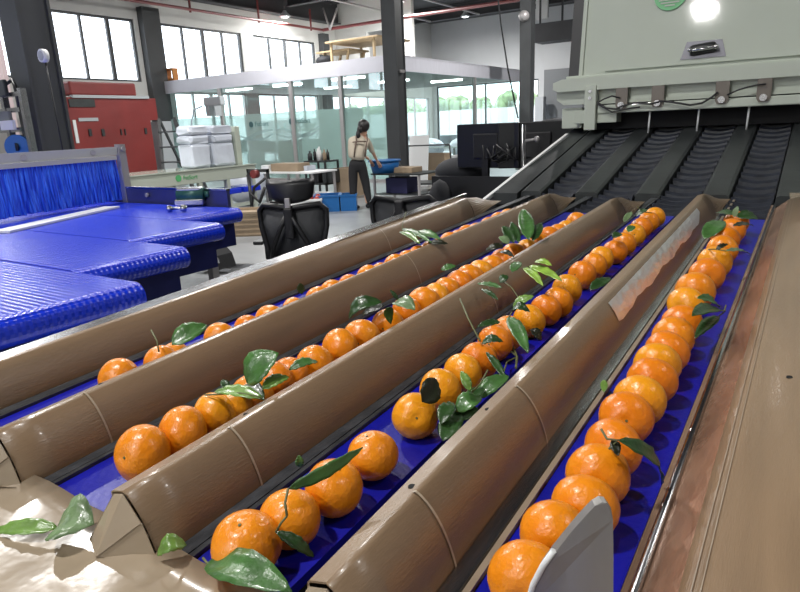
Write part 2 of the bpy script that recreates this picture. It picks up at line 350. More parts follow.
wavestrip([(276,130),(284,129),(293,133),(303,136),(312,134),(319,130)], .05); wavestrip([(276,134),(286,137),(297,138),(308,133),(319,126)], .04)
def text(body, size, mtx, name, m, root, depth=.002):
    cu = bpy.data.curves.new(name, 'FONT'); cu.body = body; cu.size = size; cu.extrude = depth
    tmp = bpy.data.objects.new('tmp', cu); C.objects.link(tmp); dg = bpy.context.evaluated_depsgraph_get(); dg.update()
    me = bpy.data.meshes.new_from_object(tmp.evaluated_get(dg)); bpy.data.objects.remove(tmp)
    me.materials.clear(); me.materials.append(m); me.transform(mtx)
    o = bpy.data.objects.new(name, me); C.objects.link(o); o.parent = root
    o.matrix_parent_inverse = Matrix.LocRotScale(root.location, root.rotation_euler, root.scale).inverted() if not root.parent else Matrix()
    return o
for px, py in ((251,124.5),(291,121.5)):
    p = ony(px, py, YG+.03)
    part(MB().cyl(p+Vector((0,.01,0)), p, .09, 20), 'logo_mark', M['logogrey'], e)
    text('FstSort', .20, Matrix.Translation(p+Vector((.16,.01,-.06))) @ Matrix.Rotation(PI/2,4,'X'), 'logo_text', M['logogrey'], e)
# office contents and things on its roof
def boxthing(name, x0, x1, y0, y1, z0, z1, m, label, cat, group=None, bev=.01, top=None):
    o = MB().box(x0, x1, y0, y1, z0, z1, bev).build(name, m); return tag(o, label, cat, group)
def cabinet(x0, x1, y0, y1, h, m, label, nd=2):
    e = empty('cabinet', ((x0+x1)/2, (y0+y1)/2, 0), label, 'cabinet')
    part(MB().box(x0, x1, y0, y1, .05, h), 'body', m, e); part(MB().box(x0+.02, x1-.02, y0+.02, y1-.02, 0, .05), 'plinth', M['black'], e)
    w = (x1-x0)/nd
    for k in range(nd):
        d = part(MB().box(x0+w*k+.008, x0+w*(k+1)-.008, y0-.02, y0, .07, h-.02, .004), 'door', m, e)
        part(MB().box(x0+w*(k+.85), x0+w*(k+.9), y0-.04, y0-.02, h*.5, h*.5+.12), 'handle', M['alu'], d)
    return e
a = ony(330,110,15.6); b = ony(356,160,15.6)
cabinet(a.x, b.x, 15.6, 16.1, a.z, M['greyp'], 'grey two door cabinet inside the glass office left of the column', 2)
a = ony(293,140,15.2); b = ony(320,160,15.2)
cabinet(a.x, b.x, 15.2, 15.7, a.z, M['greyp'], 'low grey cabinet inside the glass office under the plant', 2)
pc = ony(306,138,15.4)
e = empty('potted_plant', pc, 'green leafy plant on the low cabinet inside the glass office', 'plant')
lpart(MB().tube([(0,0,0),(0,0,.16)], [.09,.12], 14), 'pot', M['white'], e)
mb = MB()
for k in range(60):
    a = random.uniform(0, 2*PI); r = random.uniform(.1,.42); c = Vector((r*math.cos(a), r*math.sin(a)*.6, .2+random.uniform(0,.32)))
    t = Vector((random.uniform(-1,1), random.uniform(-1,1), random.uniform(-.3,.8))).normalized()*.09; s_ = t.orthogonal().normalized()*.03
    mb.b.faces.new([mb.b.verts.new(c+v) for v in (-t, s_, t, -s_)])
lpart(mb, 'foliage', M['tree'], e)
for i, (px, lab) in enumerate(((268,'first desk from the left inside the glass office'),(440,'desk in the right part of the glass office'))):
    p = ony(px, 165, 17.5 if i == 0 else 19); x, y = p.x, p.y
    e = empty('office_desk', (x, y, 0), 'white '+lab, 'desk')
    part(MB().box(x-.8, x+.8, y-.35, y+.35, .72, .75), 'desktop', M['white'], e)
    for sx in (-.75, .7):
        for sy in (-.32, .28): part(MB().box(x+sx, x+sx+.05, y+sy, y+sy+.05, 0, .72), 'leg', M['alu'], e)
# strip lights in the office ceiling
for x, y in ((-17.2,16.2),(-14.9,16.2),(-12.2,16.0),(-12.2,18.5),(-11.2,20.4),(-15,19)):
    o = MB().box(x-.6, x+.6, y-.06, y+.06, 2.94, 2.998).build('strip_light', M['striplight']); tag(o, 'white strip light under the glass office ceiling', 'light', 'strip lights in the glass office')
# things standing on the office roof
def table(x0, x1, y0, y1, z0, h, label, splay=0):
    e = empty('wooden_table', ((x0+x1)/2, (y0+y1)/2, z0), label, 'table')
    part(MB().box(x0, x1, y0, y1, z0+h-.05, z0+h, .008), 'tabletop', M['wood'], e)
    for x in (x0+.15, x1-.2):
        for y in (y0+.1, y1-.15): part(MB().bar((x, y, z0), (x+splay, y, z0+h-.05), .06, .06), 'leg', M['wood'], e)
a = ony(322,0,15.2); 
table(ony(316,55,15.2).x, ony(349,52,15.2).x, 15.2, 16.2, 3.3, .42, 'smaller light wood table on top of the glass office, left of the larger', .12)
table(ony(325,48,14.9).x, ony(381,46,14.9).x-.1, 14.9, 16.6, 3.3, .62, 'large light wood table on top of the glass office beside the column')
p = ony(324,60,15.0)
tag(MB().ball((p.x, p.y, 3.42), .24, 16, (1,1,.6)).build('black_bag', M['fabric']), 'round black bag under the wooden tables on the office roof', 'bag')
p = ony(172,76,14.6)
e = empty('wooden_stool', (p.x, p.y, 3.3), 'small orange wooden stool frame at left end of the office roof', 'stool')
for dx in (-.17, .17): part(MB().box(p.x+dx-.03, p.x+dx+.03, p.y-.1, p.y+.1, 3.3, 3.66), 'leg', M['orangewood'], e)
part(MB().box(p.x-.2, p.x+.2, p.y-.12, p.y+.12, 3.66, 3.72), 'seat', M['orangewood'], e)
part(MB().box(p.x-.14, p.x+.14, p.y-.1, p.y+.1, 3.34, 3.39), 'rung', M['orangewood'], e)
# sensor box on the outside of the office glass
p = ony(212,102,13.9)
e = empty('projector_arm', (p.x, p.y, p.z), 'grey long box on an arm at the office glass above the wrapped bags', 'projector')
part(MB().box(-16.3, p.x+.5, p.y-.1, p.y+.1, p.z-.12, p.z+.15, .03), 'body', M['greyp'], e)
part(MB().box(-16.25, -16.1, p.y-.08, YG, p.z-.42, p.z-.08), 'arm', M['greyp'], e)
part(MB().tube([p+Vector((-.5,0,-.1)), p+Vector((-.9,0,-.2)), p+Vector((-1.1,0,-.6)), p+Vector((-1.1,0,-1.3))], .025, 6), 'cable', M['wrap'], e)

# ================================================================== right background: door, duct
e = empty('air_duct', (ony(560,30,24).x, 24.4, 4.6), 'dark horizontal duct box high between the far column and the machine', 'duct')
part(MB().box(ony(535,30,24).x, ony(590,30,24).x, 24, 24.8, ony(535,43,24).z, ony(535,24,24).z), 'body', M['beam'], e)
for px in (540,562,584):
    xx = ony(px,30,24.4).x; part(MB().box(xx-.03, xx+.03, 24.37, 24.43, 5, ZC), 'hanger', M['beam'], e)
boxthing('cladding_panel', ony(536,0,25).x, ony(548,0,25).x, 25, 25.1, 5.3, 6.95, M['wallg'], 'light grey panel under the roof left above the dark duct', 'panel')
a = ony(544,70,YB-.1); b = ony(582,124,YB-.1)
o = struct(MB().box(a.x, b.x, YB-.08, YB, 0, a.z), 'door_1', M['greyd'])
MB().box(a.x+.2, a.x+.3, YB-.14, YB-.08, 1.1, 1.25).build('door_handle', M['alu'], o)
a = ony(535,97,YB-1); b = ony(543,125,YB-1)
boxthing('electric_box', a.x, b.x+.0, YB-1, YB-.6, 0, a.z, M['greyp'], 'grey upright electric box left of the far grey door', 'box')
a = ony(578,8,26); b = ony(534,30,26)
# hanging cables left of far column
for (pts, l) in ((((496,-20),(501,25),(508,70),(518,118)), 'thin dark cable hanging in front of the right office glass'),):
    P = [ony(x, y, 9.0) for x, y in pts]; P[0] = P[0]+ (P[0]-P[1])*.0; P = [Vector((P[0].x, P[0].y, ZC))]+P
    tag(MB().tube(P, .012, 6).build('hanging_cable', M['black']), l, 'cable')

# ================================================================== red panels, ladder, bags, white bench machine
X0 = -17.2
def rx(px, py): return onx(px, py, X0)
e = empty('red_cabinet', (X0, 12, 0), 'large red sheet metal cabinet under the windows beside the left column', 'cabinet')
a = rx(66,97); b = rx(147,97)
part(MB().box(X0-.5, X0, a.y-.4, b.y, 0, a.z), 'body', M['red'], e)
c = rx(156,120)
part(MB().box(X0-.45, X0-.05, b.y, rx(156,97).y, c.z, a.z), 'side_box', M['red'], e)
a2 = rx(68,80); b2 = rx(135,81)
part(MB().box(X0-.4, X0, a2.y, b2.y, a.z+.05, rx(100,82).z, .05), 'top_box', M['red'], e)
part(MB().box(X0-.1, X0+.06, rx(72,98).y, rx(148,98).y, a.z-.02, a.z+.06), 'rail', M['greyp'], e)
for q, (ax, ay, bx, by, m) in enumerate(((68,99,95,107,'dark'),(78,118,98,121,'greyp'),(72,120,79,143,'white'),(88,129,92,136,'dark'),(101,129,105,136,'dark'),(120,129,122,135,'dark'),(124,129,126,135,'dark'),(144,128,147,134,'dark'))):
    A = rx(ax, ay); B = rx(bx, by)
    part(MB().box(X0, X0+.03, A.y, B.y, min(A.z,B.z), max(A.z,B.z)), 'vent' if q == 0 else 'slot' if m == 'dark' else 'plate', M[m], e)
# grey cabinet by the ladder
a = ony(149,122,12.8); b = ony(158,122,12.8)
boxthing('grey_cabinet', a.x, b.x, 12.8, 13.3, 0, a.z, M['greyp'], 'narrow light grey cabinet between the red cabinet and the ladder', 'cabinet')
# ladder
e = empty('step_ladder', (-11.7, 9, 0), 'grey folding step ladder standing before the glass office', 'ladder')
T0, T1 = ony(159,119,9.0), ony(174,118,9.0); B0, B1 = ony(163,166,8.8), ony(187,166,8.8)
def tofloor(t, b): d = b-t; return t+d*(t.z/(t.z-b.z))
for T, B in ((T0,B0),(T1,B1)): part(MB().bar(T, tofloor(T,B), .05, .07), 'rail', M['column'], e)
for T in (T0, T1): part(MB().bar(T, (T.x-.3, T.y+1.0, 0), .04, .05), 'rear_leg', M['column'], e)
for f in (.15,.32,.49,.66,.83):
    A = T0.lerp(tofloor(T0,B0), f); B = T1.lerp(tofloor(T1,B1), f); part(MB().bar(A, B, .10, .03), 'step', M['column'], e)
# white bench machine
XM = -8.6
A = onx(120,176,XM); B = onx(255,163,XM)
e = empty('bench_machine', (XM-.4, 7.5, 0), 'long pale green white bench machine with green logo behind the blue belts', 'machine')
yA, yB, zt = A.y-.6, B.y, .93
part(MB().box(XM-.8, XM, yA, yB, .72, zt, .01), 'body', M['creamd'], e)
part(MB().box(XM-.82, XM+.02, yA, yB+.02, zt, zt+.02), 'top', M['cream'], e)
for k in range(6):
    y = yA+.2+(yB-yA-.3)*k/5
    for x in (XM-.78, XM-.07): part(MB().box(x, x+.07, y, y+.07, 0, .72), 'leg', M['creamd'], e)
part(MB().box(XM-.06, XM-.02, yA+.2, yB-.1, .22, .28), 'rail', M['creamd'], e)
for x in (202,220,240):
    p = onx(x+8, 183, XM-.06)
    for dy in (0,): part(MB().box(XM-.5, XM+.04, p.y-.2, p.y+.22, .46, .56, .02), 'tray', M['modular'], e)
p = onx(178, 175.5, XM)
part(MB().cyl((XM, p.y, .835), (XM+.006, p.y, .835), .055, 20), 'logo_mark', M['green'], e)
text('FstSort', .10, Matrix.Translation((XM+.004, p.y+.09, .80)) @ Matrix.Rotation(PI/2,4,'Z') @ Matrix.Rotation(PI/2,4,'X'), 'logo_text', M['green'], e)
# wrapped sacks on the bench machine
for (x0, x1, lab) in ((193,212,'stack of pale wrapped sacks on the bench machine nearest the ladder'),(216,236,'stack of pale wrapped sacks on the bench machine, on the right')):
    a = onx(x0,163,XM-.15); b = onx(x1,163,XM-.15)
    e = empty('wrapped_sacks', (XM-.5, (a.y+b.y)/2, .95), lab, 'sacks')
    for k in range(3):
        z = .95+(0,.40,.55)[k]; mb = MB().box(XM-.50, XM-.15, a.y, b.y, z, z+(.40,.15,.15)[k], .045)
        for v in mb.b.verts: v.co += Vector((random.uniform(-.015,.015), random.uniform(-.02,.02), random.uniform(-.008,.008)))
        part(mb, 'sack', M['wrap'], e)
a = onx(238,163,XM-.2); b = onx(243,163,XM-.2)
boxthing('foam_board', XM-.55, XM-.2, a.y, b.y, .95, 1.62, M['creamd'], 'pale green upright board leaning by the wrapped sacks', 'board')

# ================================================================== floor clutter in the middle
def crate(px, py, w, d, h, m, label, cat='box', name='box', yd=None, rz=0, inner=None, group=None, slat=False):
    p = onz(px, py, 0)
    e = empty(name, (p.x, p.y, 0), label, cat, group, rz)
    t = .015
    b = MB().box(-w/2, w/2, 0, t, 0, h).box(-w/2, w/2, d-t, d, 0, h).box(-w/2, -w/2+t, t, d-t, 0, h).box(w/2-t, w/2, t, d-t, 0, h).box(-w/2+t, w/2-t, t, d-t, 0, t)
    if slat:
        for k in range(5): b.box(-w/2-.006, w/2+.006, -.008, d+.008, h*(k+.3)/5, h*(k+.5)/5)
    lpart(b, 'body', m, e)
    lpart(MB().box(-w/2-.01, w/2+.01, -.01, .02, h-.03, h+.005).box(-w/2-.01, w/2+.01, d-.02, d+.01, h-.03, h+.005).box(-w/2-.01,-w/2+.02,.02,d-.02,h-.03,h+.005).box(w/2-.02,w/2+.01,.02,d-.02,h-.03,h+.005), 'rim', m, e)
    return e
crate(327,212,.48,.5,.30,M['bin'],'round blue plastic bin on the floor left of the person','bin','blue_bin',rz=.6)
crate(349,211,.30,.40,.30,M['bin'],'blue plastic bin on the floor behind the person','bin','blue_bin',rz=.6)
crate(302,214,.75,.5,.26,M['white'],'white box of red apples on the floor behind the mesh chair','box','apple_box',rz=.6)
pb = onz(302,214,0)
for i in range(22):
    dx, dy = (i % 6-2.5)*.115, (i//6)*.11+.08; r = Matrix.Rotation(.6,3,'Z') @ Vector((dx,dy,0))
    tag(MB().ball((pb.x+r.x, pb.y+r.y, .25+random.uniform(0,.03)), .055, 10).build('apple', M['fruitred']), 'red apple in the white box on the floor behind the mesh chair', 'apple', 'apples in the white box')
crate(233,237,.95,.6,.36,M['card'],'slatted brown crate on the floor beyond the end of the blue belts','crate','slatted_crate',rz=.55,slat=True)
crate(276,232,.30,.45,.42,M['black'],'black open crate beside the slatted brown crate','crate','black_crate',rz=.6)
# folding table with cartons behind the person
def crate2(px, py, Y, w, d, h, m, label, name='carton'):
    p = ony(px, py, Y); e = empty(name, (p.x, Y, p.z), label, 'box'); e.location.z = p.z
    lpart(MB().box(-w/2, w/2, 0, d, 0, h, .006), 'body', m, e); lpart(MB().box(-w/2, w/2, d*.45, d*.55, h, h+.004), 'tape', M['tapeseam'], e); return e
def worktable(x0, x1, y0, y1, h, m, label):
    e = empty('work_table', ((x0+x1)/2, (y0+y1)/2, 0), label, 'table')
    part(MB().box(x0, x1, y0, y1, h-.03, h), 'tabletop', m, e)
    for x in (x0+.03, x1-.07):
        for y in (y0+.03, y1-.07): part(MB().box(x, x+.04, y, y+.04, 0, h-.03), 'leg', M['alu'], e)
    part(MB().box(x0+.05, x1-.05, y0+.1, y1-.1, .2, .22), 'shelf', m, e)
def zed(px, py, Y): return ony(px, py, Y).z
a = ony(262,176,9.6); b = ony(312,172,9.6)
worktable(a.x, b.x, 9.6, 10.4, .68, M['white'], 'white work table behind the mesh chair carrying a carton')
def ontable(px, Y, z, w, d, h, m, label, name='carton', cat='box'):
    # stands on a surface of height z
    p = ony(px, 180, Y); e = empty(name, (p.x, Y, z), label, cat)
    lpart(MB().box(-w/2, w/2, 0, d, 0, h, .006), 'body', m, e); lpart(MB().box(-w/2+.01, w/2-.01, d*.44, d*.56, h, h+.004), 'tape', M['tapeseam'], e); return e
ontable(285, 9.8, .68, .75, .4, .16, M['card'], 'flat brown carton on the white work table above the mesh chair')
ontable(266, 9.75, .68, .22, .3, .13, M['white'], 'small white and yellow carton at the left end of the work table')
ontable(302, 10.0, .68, .3, .3, .10, M['wrap'], 'pale wrapped packet at the right end of the work table','packet')
a = ony(303,192,10.6); b = ony(352,188,10.6)
e = empty('parts_cart', (a.x+.4, 10.9, 0), 'dark tool cart with bottles and parts left of the person', 'cart')
x0 = ony(306,190,11).x; x1 = ony(327,190,11).x
part(MB().box(x0, x1, 11, 11.5, .28, .32).box(x0, x1, 11, 11.5, .78, .82), 'shelf', M['dark'], e)
for x in (x0, x1-.04):
    for y in (11, 11.46): part(MB().box(x, x+.04, y, y+.04, 0, .78), 'leg', M['dark'], e)
for i in range(7):
    w = random.uniform(.07,.12); h = random.uniform(.12,.34); x = x0+.1+i*(x1-x0-.2)/6; y = 11.12+.2*(i%2)
    mb = MB().tube([(x,y,.82),(x,y,.82+h*.7),(x,y,.82+h*.8),(x,y,.82+h)], [w/2,w/2,w/5,w/5], 10)
    tag(mb.build('bottle', M[['dark','white','black','greyd','white','dark','card'][i]]), ['short dark bottle at the left end of the dark cart','white bottle second from left on the dark cart','black bottle third from left on the dark cart','grey bottle in the middle of the dark cart','white bottle right of the middle on the dark cart','dark bottle second from right on the dark cart','brown bottle at the right end of the dark cart'][i], 'bottle', 'bottles on the dark cart')
for i in range(2):
    tag(MB().box(x0+.08+i*.4, x0+.36+i*.4, 11.05, 11.4, .32, .62, .01).build('parts_box', M[('black','dark')[i]]), ('black parts box on the lower left of the dark cart','dark grey parts box on the lower right of the dark cart')[i], 'box')
crate(345,196,.6,.5,.62,M['card'],'tall brown carton against the office glass behind the person','box','carton',rz=0)
crate(289,178,.75,.5,1.15,M['card'],'tall brown carton standing against the office glass between two mullions','box','carton')
# rounded white sack by the bench machine end
p = onz(248,205,0)
tag(MB().ball((p.x,p.y,.42), .5, 18, (1,.8,.84)).build('white_sack', M['wrap']), 'rounded white plastic sack on the floor at the end of the bench machine', 'sack')
p = onz(312,180,0)
tag(MB().ball((p.x,p.y,.2), .5, 18, (1.1,.6,.4)).build('plastic_bag', M['wrap']), 'clear plastic bag lying against the office glass', 'bag')
# clutter heap beside belts end: hoses and valves
e = empty('valve_rack', onz(262,222,0), 'dark valve rack with hoses on the floor left of the mesh chair', 'rack')
lpart(MB().box(-.25,.25,0,.3,0,.05).box(-.25,-.21,0,.04,0,.9).box(.21,.25,0,.04,0,.9).box(-.25,.25,0,.04,.85,.9), 'frame', M['dark'], e)
lpart(MB().tube([(-.2,-.02,.8),(-.1,-.1,.5),(.05,-.05,.35),(.2,-.05,.6)], .03, 8).tube([(.2,-.02,.75),(.0,-.1,.6),(-.15,-.05,.3)], .025, 8), 'hose', M['black'], e)
lpart(MB().cyl((0,0,.82),(0,-.1,.82),.07,14), 'valve', M['redpipe'], e)
# blue tub and table on the right of the person
a = ony(370,190,10.2); b = ony(402,188,10.2)
worktable(ony(371,183,10.1).x, ony(420,183,10.1).x, 10.1, 10.9, .62, M['dark'], 'dark low work table at the foot of the office corner column')
e = empty('blue_tub', (ony(381,180,10.2).x, 10.35, .62), 'blue plastic tub on the dark table in front of the person', 'tub')
lpart(MB().tube([(0,0,0),(0,0,.24)], [.25,.31], 20).tube([(0,0,.22),(0,0,.25)], .325, 20), 'body', M['bin'], e)
ontable(399, 10.3, .62, .6, .4, .10, M['card'], 'flat carton with red print on the dark table by the column')
ontable(396, 10.3, .22, .5, .4, .3, M['binn'], 'navy crate on the shelf under the dark table','navy_crate','crate')
# cartons right of the corner column
e = crate(428,183,.95,.6,.75,M['card'],'large brown carton right of the office corner column','box','carton',rz=.2)
e = crate(466,183,.75,.6,.70,M['white'],'white carton right of the large brown carton','box','carton',rz=.2)
p = onz(432,190,0); e = empty('trolley', (p.x,p.y,0), 'flat trolley with black tube handle by the office glass', 'trolley', rz=.3)
lpart(MB().box(-.65,.65,-.4,.4,.16,.2), 'deck', M['dark'], e)
lpart(MB().tube([(-.6,-.38,.2),(-.52,-.38,1.05),(.52,-.38,1.05),(.6,-.38,.2)], .022, 8), 'handle', M['black'], e)
for sx in (-.5,.5):
    for sy in (-.3,.3): lpart(MB().cyl((sx-.02,sy,.08),(sx+.02,sy,.08),.08,14), 'wheel', M['black'], e)
p = ony(417,150,13.4)
e = tag(MB().prism([(p.x-.3,13.4,0.02),(p.x+.25,13.4,0.02),(p.x+.1,13.8,1.25),(p.x-.45,13.8,1.25)], (0,.04,0)).build('white_board', M['white']), 'tilted white board leaning behind the trolley', 'board')
# pale bales outside/inside right glass
for k in range(5):
    x = -16.5+k*1.5; y = 25.4+k*.3
    tag(MB().ball((x,y,.45),.62,16,(1.1,.8,.72)).build('plastic_bale', M['wrap']), 'pale blue wrapped bale beyond the right glass of the office', 'bale', 'pale bales behind the glass office')

# ================================================================== person
def person():
    base = onz(361, 209, 0); R = Vector((.8,.6,0)); D = Vector((-.6,.8,0))
    e = empty('person', (base.x, base.y, 0), 'person in cream top with brown straps and black trousers reaching to a blue tub', 'person')
    def P(u, w, z): return R*u+D*w+Vector((0,0,z))
    def skin(name, verts, edges, m, root, sub=2):
        me = bpy.data.meshes.new(name); me.from_pydata([P(*v[:3]) for v in verts], edges, []); me.materials.append(m)
        o = bpy.data.objects.new(name, me); C.objects.link(o); o.parent = root
        md = o.modifiers.new('skin', 'SKIN'); md.use_smooth_shade = True
        for i, v in enumerate(verts):
            me.skin_vertices[0].data[i].radius = v[3] if isinstance(v[3], tuple) else (v[3], v[3])
        me.skin_vertices[0].data[0].use_root = True
        s = o.modifiers.new('sub', 'SUBSURF'); s.levels = sub; s.render_levels = sub
        return o
    # 0 pelvis 1 waist 2 chest 3 neck 4 headlow 5 headmid 6 headtop | arms | legs
    V = [(-.03,0,.88,.09),(-.01,0,1.0,.08),(.04,.02,1.22,.125),(.10,.05,1.37,.05),(.14,.07,1.44,.062),(.155,.08,1.51,.085),(.155,.075,1.57,.07),
         (.19,.03,1.28,.048),(.27,.14,1.08,.036),(.36,.28,.88,.026),(-.10,.06,1.28,.048),(-.02,.26,1.08,.036),(.22,.40,.90,.026),
         (-.09,0,.84,.085),(-.10,.02,.48,.055),(-.13,-.05,.09,.038),(.05,0,.84,.085),(.10,.04,.48,.055),(.13,0,.09,.038)]
    E = [(0,1),(1,2),(2,3),(3,4),(4,5),(5,6),(2,7),(7,8),(8,9),(2,10),(10,11),(11,12),(0,13),(13,14),(14,15),(0,16),(16,17),(17,18)]
    body = skin('body', V, E, M['skin'], e)
    # hands: palm and five fingers
    for hx, hw, hz in ((.36,.28,.88),(.22,.40,.90)):
        vv = [(hx,hw,hz,.024),(hx+.035,hw+.035,hz-.05,.026)]; ee = [(0,1)]
        for k in range(4):
            o = (k-1.5)*.018; L = (.06,.07,.066,.05)[k]
            vv += [(hx+.05+o,hw+.04-o,hz-.085,.009),(hx+.06+o,hw+.05-o,hz-.085-L*.6,.008),(hx+.055+o,hw+.05-o,hz-.085-L,.007)]
            n = len(vv); ee += [(1,n-3),(n-3,n-2),(n-2,n-1)]
        vv += [(hx+.01,hw+.0,hz-.055,.010),(hx+.02,hw-.015,hz-.095,.008)]; n = len(vv); ee += [(0,n-2),(n-2,n-1)]
        skin('hand', vv, ee, M['skin'], e, 1)
    sh = [(-.03,0,.90,(.20,.18)),(-.01,0,1.03,(.205,.18)),(.05,.02,1.21,(.23,.19)),(.09,.04,1.345,.115),(.20,.03,1.27,.062),(.24,.09,1.16,.055),(.285,.16,1.03,.05),(-.11,.06,1.27,.065),(-.05,.17,1.16,.055),(-.01,.27,1.03,.05)]
    skin('shirt', sh, [(0,1),(1,2),(2,3),(2,4),(4,5),(5,6),(2,7),(7,8),(8,9)], M['shirt'], e)
    tr = [(-.03,0,.84,(.165,.145)),(-.02,0,.96,(.145,.125)),(-.10,0,.78,.11),(-.12,.02,.48,.085),(-.14,-.04,.07,.06),(.06,0,.78,.11),(.12,.04,.48,.085),(.16,.01,.07,.06)]
    skin('trousers', tr, [(0,1),(0,2),(2,3),(3,4),(0,5),(5,6),(6,7)], M['trous'], e)
    hb = MB(); hb.ball(P(.14,.045,1.535), .112, 18, (1,1,1.05)); hb.ball(P(.07,-.05,1.47), .06, 14, (1,1,1.1)); hb.ball(P(.03,-.08,1.38), .045, 12, (1,1,1.7))
    o = hb.build('hair', M['hair']); o.parent = e; o.matrix_parent_inverse = Matrix()
    for u0, u1 in ((-.07,-.06),(.13,.10)):
        mb = MB().tube([P(u0,-.165,.98), P(u0+.02,-.185,1.12), P(u0+.06,-.17,1.28), P(u0+.06,-.03,1.37)], .014, 6)
        o = mb.build('strap', M['strap']); o.parent = e
    o = MB().tube([P(-.08,-.165,1.25),P(.04,-.185,1.26),P(.19,-.15,1.25)],.012,6).build('strap', M['strap']); o.parent = e
    for u, w in ((-.13,-.05),(.14,0)):
        mb = MB(); mb.ball(P(u,w+.05,.05), .055, 14, (.9,.9,.85)); mb.ball(P(u+.05,w+.10,.038), .05, 14, (1.2,1.2,.75))
        o = mb.build('shoe', M['black']); o.parent = e
    f = MB(); f.ball(P(.215,.155,1.50), .014, 8); o = f.build('nose', M['skin']); o.parent = e
person()

# ================================================================== mesh office chairs
def chair(name, loc, rz, label, head=True):
    e = empty(name, loc, label, 'chair', None, rz)      # local: back of chair faces -Y
    lpart(MB().box(-.25,.25,.03,.52,.44,.50,.03), 'seat', M['fabric'], e)
    def arc(w, y, z): return [(w*math.sin(a)*1.0, y+.05*(1-math.cos(a*1.0)), z) for a in [(-1+2*k/8)*PI/2 for k in range(9)]]
    # frame of the back: rounded rectangle tube
    pts = []
    for (x, z) in ((-.17,.50),(-.22,.62),(-.26,.80),(-.265,.92),(-.22,.965),(-.1,.955),(0,.94),(.1,.955),(.22,.965),(.265,.92),(.26,.80),(.22,.62),(.17,.50),(0,.485),(-.17,.50)):
        pts.append((x, -.02+.06*(abs(x)/.26)**2, z))
    bf = lpart(MB().tube(pts, .021, 8), 'back_frame', M['black'], e)
    secs = []
    for k in range(11):
        x = -.245+.49*k/10; zt = .955 if abs(x) < .22 else .93; zb = .495+max(0, abs(x)-.17)*1.6
        secs.append([(x, -.01+.06*(abs(x)/.26)**2, zb), (x, -.01+.06*(abs(x)/.26)**2, zt)])
    lpart(MB().loft(secs, smooth=True), 'back_mesh', M['mesh'], e).modifiers.new('thickness','SOLIDIFY').thickness = .006
    lpart(MB().tube([(0,-.06,.92),(.07,-.07,.80),(.14,-.06,.66),(.18,-.02,.54)], .02, 8).tube([(0,-.06,.92),(-.07,-.07,.80),(-.14,-.06,.66),(-.18,-.02,.54)], .02, 8), 'back_brace', M['black'], e)
    lpart(MB().box(-.035,.035,-.085,-.04,.72,.95,.012), 'lumbar_post', M['black'], e)
    if head:
        lpart(MB().box(-.02,.02,-.07,-.045,.9,1.02,.004), 'headrest_post', M['alu'], e)
        secs = []
        for k in range(9):
            a = (-1+k/4)*1.0; x = .165*a; y = -.04+.07*a*a
            x *= 1.16; secs.append([(x*.72,y+.0,.975+.02*a*a),(x*.9,y-.005,1.02),(x,y,1.11),(x*.98,y+.012,1.15+.012*a*a),(x*.95,y+.03,1.11),(x*.85,y+.03,1.02),(x*.7,y+.022,.975+.02*a*a)])
        lpart(MB().loft(secs, close=True, smooth=True, caps=True), 'headrest', M['black'], e)
    for s in (-1, 1):
        lpart(MB().tube([(s*.24,.2,.46),(s*.30,.2,.52),(s*.30,.2,.64),(s*.30,.12,.66)], .017, 8).box(s*.30-.04,s*.30+.04,.02,.28,.655,.685,.01), 'armrest', M['black'], e)
    lpart(MB().cyl((0,.25,.12),(0,.25,.44),.03,12), 'gas_stem', M['black'], e)
    for k in range(5):
        a = 2*PI*k/5+.3; dx, dy = math.cos(a), math.sin(a)
        l = lpart(MB().bar((0,.25,.12),(.3*dx,.25+.3*dy,.085),.05,.03), 'base_leg', M['black'], e)
        o = MB().cyl((.3*dx-.02*dy,.25+.3*dy+.02*dx,.03),(.3*dx+.02*dy,.25+.3*dy-.02*dx,.03),.03,12).build('castor', M['black']); o.parent = l
    return e
p = ony(293,235,3.46)
chair('mesh_office_chair', (p.x, p.y, 0), .42, 'black mesh office chair with headrest standing behind the leftmost fruit lane')
p = ony(402,215,4.05)
chair('mesh_office_chair', (p.x, p.y, -.0), .25, 'black mesh office chair without headrest turned sideways left of the black desk', head=False)

# ================================================================== black desk with monitors by the incline
DX0, DX1, DY = ony(432,190,4.6).x, -1.36, 4.6
e = empty('desk', ((DX0+DX1)/2, DY+.35, 0), 'black desk with closed back panel left of the incline', 'desk')
part(MB().box(DX0, DX1, DY, DY+.03, 0, 1.08), 'modesty_panel', M['black'], e)
part(MB().box(DX0, DX1, DY+.03, DY+.75, .93, .96), 'desktop', M['dark'], e)
for x in (DX0, DX1-.03): part(MB().box(x, x+.03, DY+.03, DY+.75, 0, .93), 'side_panel', M['black'], e)
def monitor(px, y, rz, label, z0=.96, w=.60, h=.36, zc=1.31):
    p = ony(px, 150, y); e = empty('monitor', (p.x, y, z0), label, 'monitor', None, rz)
    lpart(MB().box(-w/2, w/2, -.02, .02, zc-z0-h/2, zc-z0+h/2, .008), 'screen_housing', M['screen'], e)
    lpart(MB().box(-.12,.12,-.045,-.02,zc-z0-.1,zc-z0+.1,.01), 'rear_cover', M['black'], e)
    lpart(MB().box(-.03,.03,-.05,-.02,.02,zc-z0), 'stand', M['black'], e); lpart(MB().box(-.13,.13,-.1,.1,0,.02,.005), 'foot', M['black'], e)
monitor(488, 4.84, -.12, 'left black monitor seen from behind on the black desk')
monitor(536, 4.86, .30, 'right black monitor seen from behind on the black desk')
p = ony(521, 170, 4.45)
e = empty('camera_pole', (p.x, 4.5, 0), 'thin metal pole standing in front of the black monitors', 'pole')
part(MB().cyl((p.x,4.5,0),(p.x,4.5,ony(521,125,4.5).z),.016,10), 'pole', M['steel'], e)
part(MB().cyl((p.x,4.5,0),(p.x,4.5,.02),.12,20), 'base', M['black'], e)
